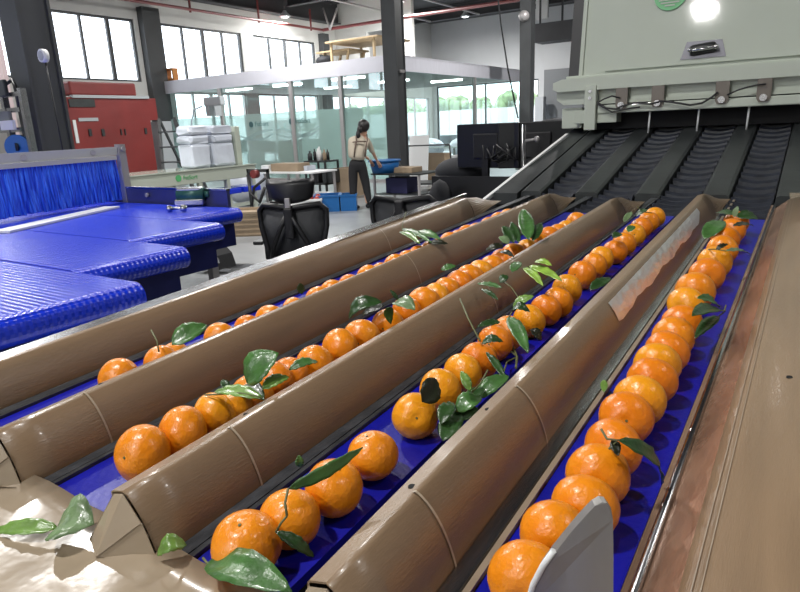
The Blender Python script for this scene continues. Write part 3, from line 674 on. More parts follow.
part(MB().ball((ony(537,139,4.5).x,4.5,ony(537,139,4.5).z),.022,10).cyl((ony(537,139,4.5).x,4.5,ony(537,139,4.5).z),(p.x,4.5,ony(521,141,4.5).z),.01,8), 'knob_arm', M['alu'], e)
mb = MB()
for k in range(12):
    a = ony(488+random.uniform(-6,30), 142+random.uniform(0,8), 4.7); b = ony(492+random.uniform(-6,30), 160+random.uniform(-8,4), 4.72); c = (a+b)/2+Vector((random.uniform(-.08,.08),-.04,-.05))
    b.z = max(b.z, .97); c.z = max(c.z, .97); a.z = max(a.z, .97)
    mb.tube([a, c, b], .007, 5)
tag(mb.build('cable_bundle', M['black']), 'tangle of black cables behind the two monitors', 'cables')
for (px, py, sx, sz, Y, l) in ((440,192,.20,.24,4.36,'tall black bag slumped against the left end of the black desk'),(455,181,.22,.20,4.95,'round black bag lying on the left part of the black desk'),(441,187,.10,.11,4.9,'small black bag beside the round bag on the desk')):
    p = ony(px, py, Y); zb = .961 if Y > 4.5 else 0
    if zb: tag(MB().ball((p.x, Y+.1, zb+sz*.62), sz, 18, (sx/sz*1.1,.9,.62)).build('black_bag', M['fabric']), l, 'bag')
    else: tag(MB().ball((p.x, Y, .54), .54, 18, (.26,.36,1)).build('black_bag', M['fabric']), l, 'bag')
a = ony(532,118,5.3); b = ony(556,128,5.3)
tag(MB().ball(((a.x+b.x)/2+.05, 5.45, 1.40), .24, 18, (1,.6,.45)).build('black_cushion', M['fabric']), 'black cushion on the teal machine behind the monitors', 'cushion')
a = ony(556,112,5.7)
e = empty('teal_machine', (a.x-.1, 5.9, 0), 'teal topped machine behind the black monitors', 'machine')
part(MB().box(ony(527,112,5.3).x, -1.55, 5.3, 6.0, 0, 1.24), 'body', M['black'], e)
part(MB().box(ony(556,112,5.3).x-.05, -1.55, 5.62, 6.0, 1.24, 1.50), 'top', M['teal'], e)

# ================================================================== BLUE BELT TABLE (left)
ZT_ = .95
e = empty('belt_table', (-3.6, 2, 0), 'table of staggered blue modular belts with rounded ends at the left', 'conveyor')
STEP = [(-2.14,.30,1.42,'nearest'),(-2.62,1.42,2.02,''),(-3.10,2.02,2.68,''),(-3.60,2.68,3.30,'')]
def nose_belt(x1, y0, y1, x0=-7.6, r=.055):
    sec = []
    for k in range(13):
        a = PI/2-PI*k/12; sec.append((x1-r+r*math.cos(a), ZT_-r+r*math.sin(a)))
    prof = [(x0, ZT_)]+[(x1-r-.9, ZT_), (x1-r-.3, ZT_)]+sec+[(x0, ZT_-2*r)]
    mb = MB(); mb.loft([[(x, y, z) for x, z in prof] for y in (y0+.004, y1-.004)], close=True, caps=True)
    return mb
for i, (x1, y0, y1, _) in enumerate(STEP):
    part(nose_belt(x1, y0, y1), 'belt', M['modular'], e)
    part(MB().box(-7.5, x1-.10, y0+.01, y1-.01, .66, .835), 'skirt', mat('navy_skirt', (.004,.008,.10), .5) if i == 0 else bpy.data.materials['navy_skirt'], e)
part(MB().box(-2.14, -2.06, .28, 1.50, .79, .83), 'end_plate', M['white'], e)
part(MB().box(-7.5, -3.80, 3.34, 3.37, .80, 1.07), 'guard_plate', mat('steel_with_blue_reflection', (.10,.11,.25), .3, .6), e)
part(MB().box(-7.5, -3.80, 3.335, 3.375, 1.07, 1.085), 'guard_edge', M['steel'], e)
for px in (148,181): 
    p = ony(px, 195, 3.335); part(MB().cyl(p, p+Vector((0,-.02,0)), .018, 12), 'bolt', M['alu'], e)
for (x, y) in ((-3.2,2.3),(-2.6,1.2),(-7.0,.3),(-7.0,3.0),(-3.9,3.2),(-2.2,.3)): part(MB().box(x-.03, x+.03, y-.03, y+.03, 0, .72), 'leg', M['alu'], e)
part(MB().box(-7.0,-2.3,.37,.43,.55,.62).box(-7.0,-3.9,3.1,3.16,.55,.62), 'cross_rail', M['alu'], e)
# small motor on the belt table
p = onz(192,206,ZT_)
e = empty('gear_motor', (p.x, p.y, ZT_), 'small dark green motor with silver top on the far blue belt', 'motor', None, .5)
lpart(MB().box(-.12,.12,-.06,.06,.01,.06,.01), 'base', M['steel'], e)
lpart(MB().cyl((-.10,0,.09),(.12,0,.09),.055,18).cyl((.12,0,.09),(.16,0,.09),.03,14), 'motor_body', M['copperpipe'], e)
lpart(MB().box(-.10,.10,-.04,.04,.12,.15,.01), 'cap', M['steel'], e)
p = onz(170,212,ZT_)
e = empty('valve_fitting', (p.x, p.y, ZT_), 'pair of small silver fittings on the blue belt beside the motor', 'fitting')
lpart(MB().ball((0,0,.025),.025,12).cyl((0,0,.025),(.14,.02,.03),.012,10).ball((.14,.02,.03),.028,12), 'fitting_body', M['steel'], e)
# adjustable stand with black foot
e = empty('foot_stand', onz(222,272,0), 'steel stand with black foot plate below the blue belts', 'stand')
q = onz(222,272,0)
for px in (199, 206):
    t = ony(px,238,q.y-.1); part(MB().cyl(t, (t.x+.15, t.y, .12), .025, 10), 'post', M['steel'], e)
part(MB().prism([(q.x-.22,q.y-.1,.05),(q.x+.08,q.y-.1,.05),(q.x+.03,q.y-.1,.20),(q.x-.18,q.y-.1,.36)], (0,.25,0)), 'foot', M['black'], e)
part(MB().bar((q.x-.3,q.y,.04),(q.x+.25,q.y+.25,.04),.05,.05).bar((q.x-.25,q.y-.15,.04),(q.x+.15,q.y+.0,.04),.06,.03), 'arm', M['steel'], e)
# brush curtain
B0 = Vector((-4.72,1.55,.965)); B1 = Vector((-5.12,3.28,.965)); dB = (B1-B0).normalized(); nB = Vector((-dB.y,dB.x,0)); zb0, zb1 = 1.36, 1.43
B00 = B0-dB*.2
e = empty('brush_curtain', (B0+B1)/2, 'blue bristle curtain hanging from a steel bar over the blue belts', 'brush')
mb = MB(); L = (B1-B00).length; n_ = 170; secs = []
for k in range(n_+1):
    t = L*k/n_; p = B00+dB*t; j = random.uniform(-.018,.018); zb = .972+random.uniform(0,.022)
    secs.append([p+nB*(.02+j*.3)+Vector((0,0,zb1-.97-.09)), p+nB*(.026+j)+Vector((0,0,.2)), p+nB*(.03+j*1.4)+Vector((0,0,zb-.965)),
                 p-nB*(.03+j*1.2)+Vector((0,0,zb-.965)), p-nB*(.026-j)+Vector((0,0,.2)), p-nB*(.02+j*.3)+Vector((0,0,zb1-.97-.09))])
mb.loft(secs, close=True, caps=True); part(mb, 'bristles', M['bristle'], e)
def bb(a, b, z0, z1, w): return MB().bar(Vector((a.x,a.y,(z0+z1)/2)), Vector((b.x,b.y,(z0+z1)/2)), w, z1-z0)
part(bb(B00, B1+dB*.04, zb0, zb1, .03).bar(Vector((B00.x,B00.y,zb0-.02))-nB*.0, Vector((B1.x,B1.y,zb0-.02)), .07, .035), 'bar', mat('bright_brushed_bar', (.62,.62,.63), .35, .4), e)
for t in (.32,.9,1.55): 
    p = B0+dB*t; part(MB().cyl(Vector((p.x,p.y,(zb0+zb1)/2))-nB*-.01+Vector((.01,0,0)), Vector((p.x,p.y,(zb0+zb1)/2))+Vector((.03,-.01,0)), .022, 12), 'bolt', M['alu'], e)
pe = B1+dB*.07
part(MB().box(pe.x-.03, pe.x+.03, pe.y-.015, pe.y+.05, .93, 1.45).cyl((pe.x+.03,pe.y+.02,1.41),(pe.x+.05,pe.y+.02,1.41),.02,12), 'post', M['alu'], e)
# thin white strip below bristles
a = onz(0,232,ZT_+.01); b = onz(112,207,ZT_+.01)
tag(MB().bar(a+Vector((0,0,.0)), b+Vector((0,0,.0)), .14, .014).build('white_guide_bar', M['white']), 'white plastic guide bar lying on the blue belt under the bristles', 'bar')
# machinery at the left edge
e = empty('electric_machine', (-7.3,3.46,0), 'steel frame machine with a blue motor at the left edge before the column', 'machine')
def q_(px, py, Y=3.46): return ony(px, py, Y)
for px in (2, 21): t = q_(px, 88); part(MB().box(t.x-.03, t.x+.03, 3.43, 3.49, 0, t.z), 'post', M['steel'], e)
for py in (98, 113, 132): a = q_(-12, py); b = q_(22, py); part(MB().box(a.x, b.x, 3.44, 3.48, a.z-.02, a.z+.025), 'rail', M['steel'], e)
a = q_(0,112); b = q_(17,128); part(MB().box(a.x, b.x, 3.40, 3.44, b.z, a.z, .01), 'control_box', M['greyd'], e)
a = q_(-8,82); b = q_(12,96); part(MB().box(a.x, b.x, 3.40, 3.44, b.z, a.z, .01), 'valve_block', M['dark'], e)
a = q_(6,78); part(MB().tube([q_(3,96), q_(6,84), q_(12,80), q_(17,90), q_(20,110)], .018, 8), 'hose', M['black'], e)
a = q_(12,130); b = q_(20,120); part(MB().box(a.x-.06, b.x, 3.38, 3.41, a.z, b.z), 'label_plate', M['white'], e)
p = q_(17,147, 3.40)
mo = part(MB().cyl(p, p+Vector((-.04,.05,0)), .125, 28), 'motor', M['bin'], e)
part(MB().cyl(p+Vector((0,-.012,0)), p, .04, 20), 'motor_hub', M['black'], mo)
tag(MB().box(q_(-5,75,4.4).x, q_(4,75,4.4).x, 4.4, 4.45, 1.3, 3.3).build('partition_panel', mat('pale_pink_panel', (.62,.5,.5), .6)), 'pale pinkish panel at the left edge behind the steel frame machine', 'panel')

# ================================================================== FRUIT LANES
S = .05
def zb(y): return 1.05+S*y                     # belt surface
PIT = .277
LX = {4: -.224, 3: -.501, 2: -.778, 1: -1.055}
YN, YF = .318, 2.34
def lane_box(mb, x0, x1, y0, y1, d0, d1, sh=0):
    mb.loft([[(x0+sh*max(0,y-.55),y,zb(y)+d0),(x1+sh*max(0,y-.55),y,zb(y)+d0),(x1+sh*max(0,y-.55),y,zb(y)+d1),(x0+sh*max(0,y-.55),y,zb(y)+d1)] for y in (y0,.55,y1)], close=True, caps=True); return mb
names = {4:'rightmost', 3:'second from right', 2:'third from right', 1:'leftmost'}
for k in (4,3,2,1):
    x = LX[k]; y0 = .12 if k == 4 else .2; sh = {4:0,3:.005,2:.014,1:.024}[k]
    e = empty('lane_conveyor', (x+.06, 1.2, 1.05), f'{names[k]} narrow blue conveyor lane full of mandarins', 'conveyor', 'narrow blue fruit lanes')
    part(lane_box(MB(), x, x+.1175, y0, 2.27, -.012, 0, sh), 'belt', M['blue'], e)
    part(lane_box(MB(), x-.029, x-.011, y0, 2.60, -.03, .004, sh), 'side_strip', M['steel'] if k == 4 else M['railgrey'], e)
    part(lane_box(MB(), x-.008, x-.001, y0, 2.60, -.03, .005, sh), 'edge_strip', M['tapeseam'] if k == 4 else M['railgrey'], e)
    part(lane_box(MB(), x-.04, x+.14, y0, 2.66, -.06, -.016, sh), 'bed', M['blackgap'], e)
# support frame of all lanes
e = empty('lane_support_stand', (-.5, 1.3, 0), 'steel support stand carrying the fruit lanes', 'stand')
part(lane_box(MB(), -1.17, .6, .15, 2.62, -.14, -.065), 'bed_plate', M['dark'], e)
for x in (-1.15, .5):
    for y in (.4, 2.4): part(MB().box(x, x+.06, y, y+.06, 0, zb(y)-.14), 'leg', M['steel'], e)
part(lane_box(MB(), -1.192, -1.180, .15, 2.3, -.14, .056), 'side_plate', M['steel'], e)
part(lane_box(MB(), -1.192, -1.147, .15, 2.08, .056, .062), 'top_flange', M['steel'], e)
# right-hand rail and steel side plate of the rightmost lane
e = empty('guide_rail', (-.09, 1.2, 1.05), 'polished steel rail along the right side of the rightmost lane', 'rail')
part(lane_box(MB(), -.1045, -.0985, .12, 2.5, -.03, .006), 'inner_lip', M['copper'], e)
part(MB().tube([(-.0935,y,zb(y)+.006) for y in (.12,1.2,2.5)], .0048, 12), 'rail_rod', M['steel'], e)
part(MB().loft([[(-.09,y,zb(y)+.004),(-.055,y,zb(y)+.034)] for y in (.12,2.45)]), 'side_plate', M['copper'], e).modifiers.new('thickness','SOLIDIFY').thickness = .003
# covers
def prof(hs=1.0, ws=1.0):       # x offset from lip, height; left foot -> lip -> flat flange -> rounded slope -> right foot
    P = [(-.010,-.012),(-.003,.050),(-.001,.067),(.001,.0695),(.019,.0755)]
    for k in range(1,10):
        t = k/9; a = t*PI/2*.92; ax = math.sin(a)/math.sin(PI/2*.92); az = (1-math.cos(a))/(1-math.cos(PI/2*.92))
        P.append((.019+.041*(.60*ax+.40*t), .0755-.0735*(.60*az+.40*t)))
    P.append((.0602,-.012))
    return [(x*ws, z*hs if z > 0 else z) for x, z in P]
def cover(k, label, y0=YN, seams=(), holes=(), yf=2.27, hk=1.0):
    x = -.313-PIT*k
    e = empty('lane_cover', (x, 1.3, 1.05), label, 'cover', 'brown taped covers between the fruit lanes')
    secs = []
    ys = sorted({y0,y0+.05,.53,.7,1.0,1.4,1.8,yf-.1,yf})
    for y in ys:
        hs = (.97+.03*min(1,(y-y0)/.18) if y < .55 else 1.0)*hk
        sf = .008*(1-min(1,(y-y0)/.45)) if k > 0 else .004
        dx = (.006+.016*min(k,2))*max(0,(y-.55)/1.5)
        secs.append([(x+px+dx-sf*(1-px/.0602), y, zb(y)+pz*hs) for px, pz in prof()])
    mb = MB(); mb.loft([q[:4] for q in secs]); mb.loft([q[3:5] for q in secs]); mb.loft([q[4:] for q in secs], smooth=True)
    o = part(mb, 'shell', M['tape'], e)
    md = o.modifiers.new('thickness', 'SOLIDIFY'); md.thickness = .0022; md.offset = -1
    # end pieces
    hz = .97
    if k < 3:
        y1 = y0-.003; zz = zb(y1); T = (x-.030, y0-.022, zb(y0-.022)+.0135); U = (x+.005, y0-.036, zb(y0-.036)+.0135)
        q0 = (x-.012,y1,zz+.006); q1 = (x,y1,zz+.0695*hz); q2 = (x+.019,y1,zz+.0755*hz); q3 = (x+.044,y1,zz+.048*hz); q4 = (x+.062,y1,zz+.006); q5 = (x+.064,y1-.008,zb(y1-.008)+.0135)
        mb = MB()
        for f in ((q0,q1,T),(q1,q2,U,T),(q2,q3,U),(q3,q4,q5,U)): mb.b.faces.new([mb.b.verts.new(v) for v in f])
        o = part(mb, 'near_end_piece', M['tapeflat'], e); md = o.modifiers.new('thickness','SOLIDIFY'); md.thickness = .0015
    xe = x-(.004 if k == 0 else 0)+(.006+.016*min(k,2))*(yf-.55)/1.5
    A = [(xe+px, yf+.003, zb(yf)+pz*hk) for px, pz in prof()]
    yb = yf+.30
    B = [(x-.030+.105*i/(len(A)-1), yb, zb(yb)+.012) for i in range(len(A))]
    mid = [tuple((a*.45+b*.55) for a, b in zip(p, q)) for p, q in zip(A, B)]; mid = [(m[0],m[1],m[2]+.008) for m in mid]
    part(MB().loft([A, mid, B]), 'far_end_piece', M['tape'], e)
    for y in seams:
        mb = MB(); hs = (.97+.03*min(1,(y-y0)/.18) if y < .55 else 1.0); P = [(px, pz*hk) for px, pz in prof()][3:]
        mb.loft([[(x+(.006+.016*min(k,2))*max(0,(yy-.55)/1.5)+px*1.012+.0004, yy+.10*(px-.03), zb(yy)+pz*hs+.0007) for px, pz in P] for yy in (y-.0015, y+.0015)])
        part(mb, 'tape_seam', M['seamlight'], e)
    for y in holes:
        hs = 1.0
        h = part(MB().cyl((x+.010+(.006+.016*min(k,2))*max(0,(y-.55)/1.5), y, zb(y)+.0700*hs*hk), (x+.010+(.006+.016*min(k,2))*max(0,(y-.55)/1.5), y, zb(y)+.0735*hs*hk), .0042, 16), 'screw_hole', M['blackgap'], e)
    return e
cover(0, 'brown taped cover right of the second lane from the right, shiny along its top', seams=(.455,.71), holes=(.462,.64), hk=1.04)
c0_ = bpy.data.objects['lane_cover']
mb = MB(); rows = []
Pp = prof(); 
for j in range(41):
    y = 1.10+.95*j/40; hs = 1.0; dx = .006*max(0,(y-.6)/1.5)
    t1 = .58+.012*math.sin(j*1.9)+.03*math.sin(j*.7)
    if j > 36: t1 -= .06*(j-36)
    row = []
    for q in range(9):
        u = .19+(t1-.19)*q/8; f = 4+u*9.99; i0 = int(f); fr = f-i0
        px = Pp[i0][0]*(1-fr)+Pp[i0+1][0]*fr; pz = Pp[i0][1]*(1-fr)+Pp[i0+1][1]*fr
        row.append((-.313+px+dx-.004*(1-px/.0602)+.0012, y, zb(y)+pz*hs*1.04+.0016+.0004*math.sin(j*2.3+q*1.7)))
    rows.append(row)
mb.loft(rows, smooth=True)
part(mb, 'foil_patch', mat('crinkled_foil_tape', (.95,.95,.97), .34, .75, .5, 45, stretch=(1,.6,1)), c0_)  # glare on the glossy tape, put in as a pale metallic patch
cover(1, 'brown taped cover between the second and third lanes from the right', seams=(.465,1.15), holes=(.50,), yf=2.17)
cover(2, 'brown taped cover between the two left lanes', seams=(.44,1.28), holes=(.47,), yf=2.22)
cover(3, 'leftmost brown taped cover beside the blue belt table', y0=.12, seams=(1.55,), holes=(1.1,1.9), hk=.96, yf=2.10)
# near plate
mb = MB()
xs = [-1.35,-1.1,-.9,-.7,-.5,-.33]
mb.loft([[(xx, y, zb(y)+.010+.003*math.sin(xx*31+y*20)) for xx in [(-1.6+1.27*i/40) for i in range(41)]] for y in [-.05+.385*j/12 for j in range(13)]], smooth=True)
for v in mb.b.verts:
    if v.co.x < -1.03 and v.co.y > .30: v.co.y = .30
o = tag(mb.build('entry_plate', M['tapeflat'], solid=.002), 'glossy brown taped plate at the near end of the lanes, bottom left', 'plate')
# wide cover at right
e = empty('wide_side_cover', (.1, 1.2, 1.05), 'wide brown taped cover sheet at the right edge of the lanes', 'cover')
def wz(t): return .034+.050*(1-(1-t)**2)
secs = []
for y in (.1,.4,.8,1.2,1.6,2.0,2.45): secs.append([(-.056, y, zb(y)+.012)]+[(-.056+.26*t, y, zb(y)+wz(t)) for t in (0,.06,.12,.2,.35,.5,.75,1)]+[(.206,y,zb(y)-.02)])
part(MB().loft(secs, smooth=True), 'shell', M['tape'], e).modifiers.new('thickness','SOLIDIFY').thickness = .002
part(MB().loft([[(-.050+.26*t, 2.455, zb(2.45)+wz(t)) for t in (0,.2,.5,1)], [(-.062+.2*t, 2.72, zb(2.6)+.03) for t in (0,.3,.6,1)]]), 'far_end_piece', M['tapeflat'], e)
for xo in (-.047,-.040): part(MB().loft([[(xo,y,zb(y)+wz((xo+.056)/.26)+.0008),(xo+.0012,y,zb(y)+wz((xo+.0572)/.26)+.0010)] for y in (.12,.6,1.2,1.8,2.4)]), 'tape_edge', M['tapeseam'], e)
hx_, hy_ = .006, .93; hz_ = zb(hy_)+wz((hx_+.056)/.26); part(MB().cyl((hx_,hy_,hz_-.003),(hx_,hy_,hz_+.0006),.0045,14), 'screw_hole', M['blackgap'], e)
# blurred steel deflector in the foreground
e = empty('deflector_plate', onz(585,600,1.07), 'rounded grey metal deflector plate in the right foreground', 'plate')
yd = .36; P = [ony(x, y, yd+o_) for x, y, o_ in ((528,610,0),(535,585,0),(545,566,0),(556,551,.002),(572,531,.004),(586,515,.006),(595,506,.007),(602,502,.008),(607,503,.008),(611,508,.009),(613,520,.009),(613.5,560,.009),(613,640,.009),(520,640,0))]
part(MB().prism(P, (-.004,.006,0)), 'plate', mat('satin_grey_metal', (.26,.25,.235), .42, .4, .3, 25, .2, 8, stretch=(1,1,.3)), e)
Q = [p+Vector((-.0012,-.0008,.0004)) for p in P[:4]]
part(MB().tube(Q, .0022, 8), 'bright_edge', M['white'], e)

# ================================================================== INCLINE with chain lanes
YI, ZI, SI, YE = 2.63, zb(2.63)+.004, .235, 3.90
def zi(y): return ZI+SI*(y-YI) if y > YI else zb(y)+.004
def inc_box(mb, x0, x1, y0, y1, d0, d1):
    mb.loft([[(x0,y,zi(y)+d0),(x1,y,zi(y)+d0),(x1,y,zi(y)+d1),(x0,y,zi(y)+d1)] for y in (y0,y1)], close=True, caps=True); return mb
e = empty('incline_conveyor', (-.3, 3.2, 0), 'dark inclined conveyor frame rising to the white sorting machine', 'conveyor')
part(inc_box(MB(), -1.2, .95, YI, YE, -.16, -.04), 'bed', M['blackgap'], e)
part(inc_box(MB(), -1.20, -1.185, 2.63, YE, -.2, .000), 'side_plate', M['dark'], e)
part(MB().bar((-1.205,2.45,1.150),(-1.165,3.5,1.412),.016,.016), 'side_edge', M['white'], e)
part(inc_box(MB(), -1.185, -1.076, YI-.05, YE, -.04, .010), 'side_lip', M['dark'], e)
for y in (2.62, 2.95, 3.28): part(MB().ball((-1.183, y, zi(y)+.012), .006, 10), 'bolt', M['white'], e)
for x in (-1.15,.85):
    for y in (2.75,3.8): part(MB().box(x,x+.06,y,y+.06,0,zi(y)-.16), 'leg', M['dark'], e)
dl = ['first','second','third','fourth','fifth','sixth','seventh','eighth']
PI2 = .243
for i in range(1, 9):
    xa = -.343+PI2*(i-4)
    mb = MB(); secs = []
    for y in (YI-.02, YE): secs.append([(xa,y,zi(y)-.03),(xa+.003,y,zi(y)+.010),(xa+.014,y,zi(y)+.016),(xa+.084,y,zi(y)+.016),(xa+.095,y,zi(y)+.010),(xa+.098,y,zi(y)-.03)])
    mb.loft(secs, close=True, caps=True)
    tag(mb.build('divider_plate', M['dark']), f'{dl[i-1]} dark divider plate from the left on the incline', 'plate', 'dark divider plates on the incline')
    if i < 8:
        x0, x1 = xa+.103, xa+PI2-.005
        e = empty('roller_chain', ((x0+x1)/2, 3.2, zi(3.2)), f'{dl[i-1]} black chain lane from the left on the incline', 'chain', 'black chain lanes on the incline')
        y = 2.28; n_ = 0
        while y < YE-.03:
            mb = MB(); secs = []
            for q in range(9):
                t = q/8; x = x0+(x1-x0)*t; sag = -.010*math.sin(PI*t)
                z = lambda yy: zi(yy)+sag-.002
                secs.append([(x,y,z(y)-.030),(x,y+.003,z(y)+.002),(x,y+.016,z(y)+.012),(x,y+.040,z(y)+.006),(x,y+.070,z(y)-.012),(x,y+.074,z(y)-.028)])
            mb.loft(secs, close=True, caps=True, smooth=False); part(mb, 'slat', M['chain'], e); y += .078; n_ += 1

# ================================================================== SORTING MACHINE
YM = 3.5
e = empty('sorting_machine', (0, 4.2, 0), 'large pale green white sorting machine hood above the incline', 'machine')
cr = M['cream']
def zm(py): return 1.59+(94-py)*.0058
XA = -1.235
# upper beam
part(MB().prism([(XA-.01,YM-.02,1.655),(XA-.01,YM-.02,1.690),(XA+.04,YM-.02,1.706),(1.3,YM-.02,1.706),(1.3,YM-.02,1.642),(XA+.02,YM-.02,1.642)], (0,.25,0)), 'upper_beam', cr, e)
part(MB().box(XA+.05, 1.3, YM+.015, YM+.25, 1.703, 1.722, .004), 'beam_cap', cr, e)
part(MB().prism([(XA,YM+.02,1.600),(XA+.04,YM+.02,1.572),(1.3,YM+.02,1.572),(1.3,YM+.02,1.645),(XA,YM+.02,1.645)], (0,.2,0)), 'recess_panel', cr, e)
part(MB().box(-1.13, -.90, YM+.0, YM+.2, 1.47, 1.54, .004), 'foot_box', cr, e)
part(MB().box(-1.0, 1.3, YM-.01, YM+.06, 1.518, 1.562, .006), 'lower_beam', cr, e)
part(MB().box(-1.0, 1.3, YM+.005, YM+.03, 1.568, 1.585), 'trim_strip', M['creamd'], e)
part(MB().box(XA+.02, -1.10, YM+.05, YM+.2, 1.445, 1.555, .006), 'side_box', cr, e)
po = part(MB().box(-1.065, -1.005, YM-.03, YM+.01, 1.435, 1.665, .003), 'post', cr, e)
for z in (1.60,1.635): part(MB().cyl((-1.035,YM-.035,z),(-1.035,YM-.029,z),.009,12), 'bolt', M['steel'], po)
for px in (622.5, 658.5, 722.5, 764):
    x = ony(px, 94, YM).x
    b = part(MB().prism([(x-.03,YM-.018,1.555),(x-.03,YM-.018,1.650),(x+.03,YM-.018,1.650),(x+.03,YM-.018,1.555),(x+.02,YM-.018,1.537),(x-.02,YM-.018,1.537)], (0,.008,0)), 'bracket', mat('brown_grey_bracket', (.17,.15,.13), .4, .4) if 'brown_grey_bracket' not in bpy.data.materials else bpy.data.materials['brown_grey_bracket'], e)
    part(MB().cyl((x,YM-.03,1.556),(x,YM-.018,1.556),.016,14), 'bolt', M['steel'], b)
def W(px, py, o=.03): return ony(px, py, YM-o)
part(MB().tube([W(597,103),W(604,99),W(612,96),W(620,98)], .004, 6).tube([W(597,102),W(606,108),W(616,109),W(622,106),W(634,103),W(650,104),W(659,102)], .005, 6).tube([W(597,104),W(612,112),W(626,109),W(640,107)], .004, 6)
     .tube([W(659,101),W(672,102),W(690,105),W(702,103),W(712,97),W(718,92)], .005, 6).tube([W(727,95),W(738,90),W(748,87),W(757,85),W(766,84)], .004, 6), 'cable', M['black'], e)
for px in (650.5, 699.5, 749.5):
    t = ony(px, 106, YM+.02); b_y = YM+.02
    part(MB().cyl((t.x,b_y,1.52),(t.x-.004,b_y,zi(b_y)+.014),.0045,8), 'support_rod', M['white'], e)
# hood: leaning front
ylean = .15; zt2 = 3.1
def hy(z): return YM+.03+ylean*(z-1.722)
def hood(x0, x1, z0, z1, off, th=.02): 
    return MB().prism([(x0,hy(z0)+off,z0),(x1,hy(z0)+off,z0),(x1,hy(z1)+off,z1),(x0,hy(z1)+off,z1)], (0,th,0))
XH = -1.12
part(hood(XH, 1.3, 1.722, zt2, .012), 'hood_front', cr, e)
part(hood(-.985, 1.28, 1.735, zt2-.05, 0, .012), 'hood_door', cr, e)
part(MB().prism([(XH,hy(1.722),1.722),(XH,hy(zt2),zt2),(XH,6,zt2),(XH,6,1.722)], (.02,0,0)), 'hood_side', cr, e)
part(MB().prism([(XH-.06,hy(1.73)+.012,1.71),(XH-.06,hy(zt2)+.012,zt2),(XH-.06,6,zt2),(XH-.06,6,1.71)], (.056,0,0)), 'side_gasket', M['black'], e)
part(MB().box(XH, 1.3, 4.0, 6, zt2, zt2+.02), 'hood_top', cr, e)
part(MB().box(-1.1, 1.3, 3.60, 3.61, 1.435, 1.64), 'rubber_curtain', M['blackgap'], e)  # black sheet added for the deep shade under the hood, hides the chains behind
part(MB().box(-1.1, 1.3, 3.95, 3.97, 0, 1.75), 'inner_curtain', M['blackgap'], e)  # black panel standing in for the unlit interior of the hood
part(MB().box(-1.12, -1.06, YM+.3, 6, 0, 1.75), 'lower_side', M['black'], e)
part(MB().box(-1.1, 1.3, 3.75, 3.78, 1.53, 1.76), 'inner_header', M['black'], e)
for x in (-1.1,1.2):
    part(MB().box(x, x+.08, 5.8, 5.9, 0, 1.7), 'leg', cr, e)
# recessed handle
def onh(px, py, off=-.004):      # on the leaning door
    d = ray(px, py); # y = YM+.03+ylean*(z-1.752)+off
    t = (YM+.03+off+ylean*(H-1.722))/(d.y-ylean*d.z); return CAM+d*t
ql = [onh(680,60), onh(687,42), onh(722.5,39), onh(726,56)]
hp = part(MB().prism(ql, (0,.006,0)), 'handle_plate', mat('grey_handle_plate', (.13,.13,.15), .35, .4), e)
c0, c1 = onh(690.5,51,-.008), onh(715.5,46.5,-.008)
part(MB().tube([c0, c0.lerp(c1,.1), c0.lerp(c1,.9), c1], [.022,.026,.026,.022], 16), 'handle_recess', M['black'], hp)
part(MB().tube([onh(692,50.5,-.04), onh(714,47,-.04)], .008, 12), 'handle_grip', M['steel'], hp)
for px, py in ((689.5,50),(716,46.5)): part(MB().ball(onh(px,py,-.034), .012, 12), 'handle_screw', M['steel'], hp)
# emblem: two-tone striped round fruit mark (mostly above the frame)
nrm = Vector((0,-1,ylean)).normalized(); upd = Vector((0,ylean,1)).normalized()
ce = onh(671, -6, -.004); RR = .078
def halfdisk(side, m, name):
    ps = [ce]
    for k in range(25):
        a = PI/2+side*PI*k/24; ps.append(ce+Vector((1,0,0))*RR*math.cos(a)+upd*RR*math.sin(a))
    part(MB().prism(ps[1:], nrm*.004), name, m, e)
halfdisk(1, M['green'], 'emblem_left'); halfdisk(-1, M['green'], 'emblem_right')
for k in range(9):
    v = -.055+.0137*k; hw = math.sqrt(max(0,.060**2-v*v)) if abs(v) < .06 else .01
    c = ce+upd*v+nrm*.005
    part(MB().prism([c-Vector((hw,0,0))-upd*.0035, c+Vector((hw,0,0))-upd*.0035, c+Vector((hw,0,0))+upd*.0035, c-Vector((hw,0,0))+upd*.0035], nrm*.002), 'emblem_stripe', cr, e)
text('FstSort', .13, Matrix.Translation(ce+Vector((.115,0,0))-upd*.045+nrm*.003) @ Matrix((Vector((1,0,0)),upd,nrm)).transposed().to_4x4(), 'emblem_text', M['bluelogo'], e)

# ================================================================== MANDARINS
def fruit_mesh(name, m, rx, rz, seed):
    rnd = random.Random(seed); b = bmesh.new(); bmesh.ops.create_uvsphere(b, u_segments=28, v_segments=18, radius=1)
    ph = [rnd.uniform(0,6) for _ in range(4)]
    for v in b.verts:
        x, y, z = v.co; a = math.atan2(y, x); rr = math.hypot(x, y)
        pole = math.exp(-(rr/.20)**2)
        k = 1+.012*math.sin(3*a+ph[0])*rr+.008*math.sin(5*a+ph[1])*rr+.01*math.sin(4*z+ph[2])
        zz = z*(1-.13*pole*(1 if z > 0 else .7)); zz = math.copysign(abs(zz)**.95, zz)
        if z > 0: k *= 1+.008*math.cos(9*a+ph[3])*math.exp(-((rr-.35)/.25)**2)
        v.co = Vector((x*k*rx, y*k*rx, zz*rz))
    for f in b.faces: f.smooth = True
    me = bpy.data.meshes.new(name); b.to_mesh(me); b.free(); me.materials.append(m); return me
FM = [[fruit_mesh('mandarin', FR[c], .040, .0335, s*7+c) for s in range(3)] for c in range(4)]
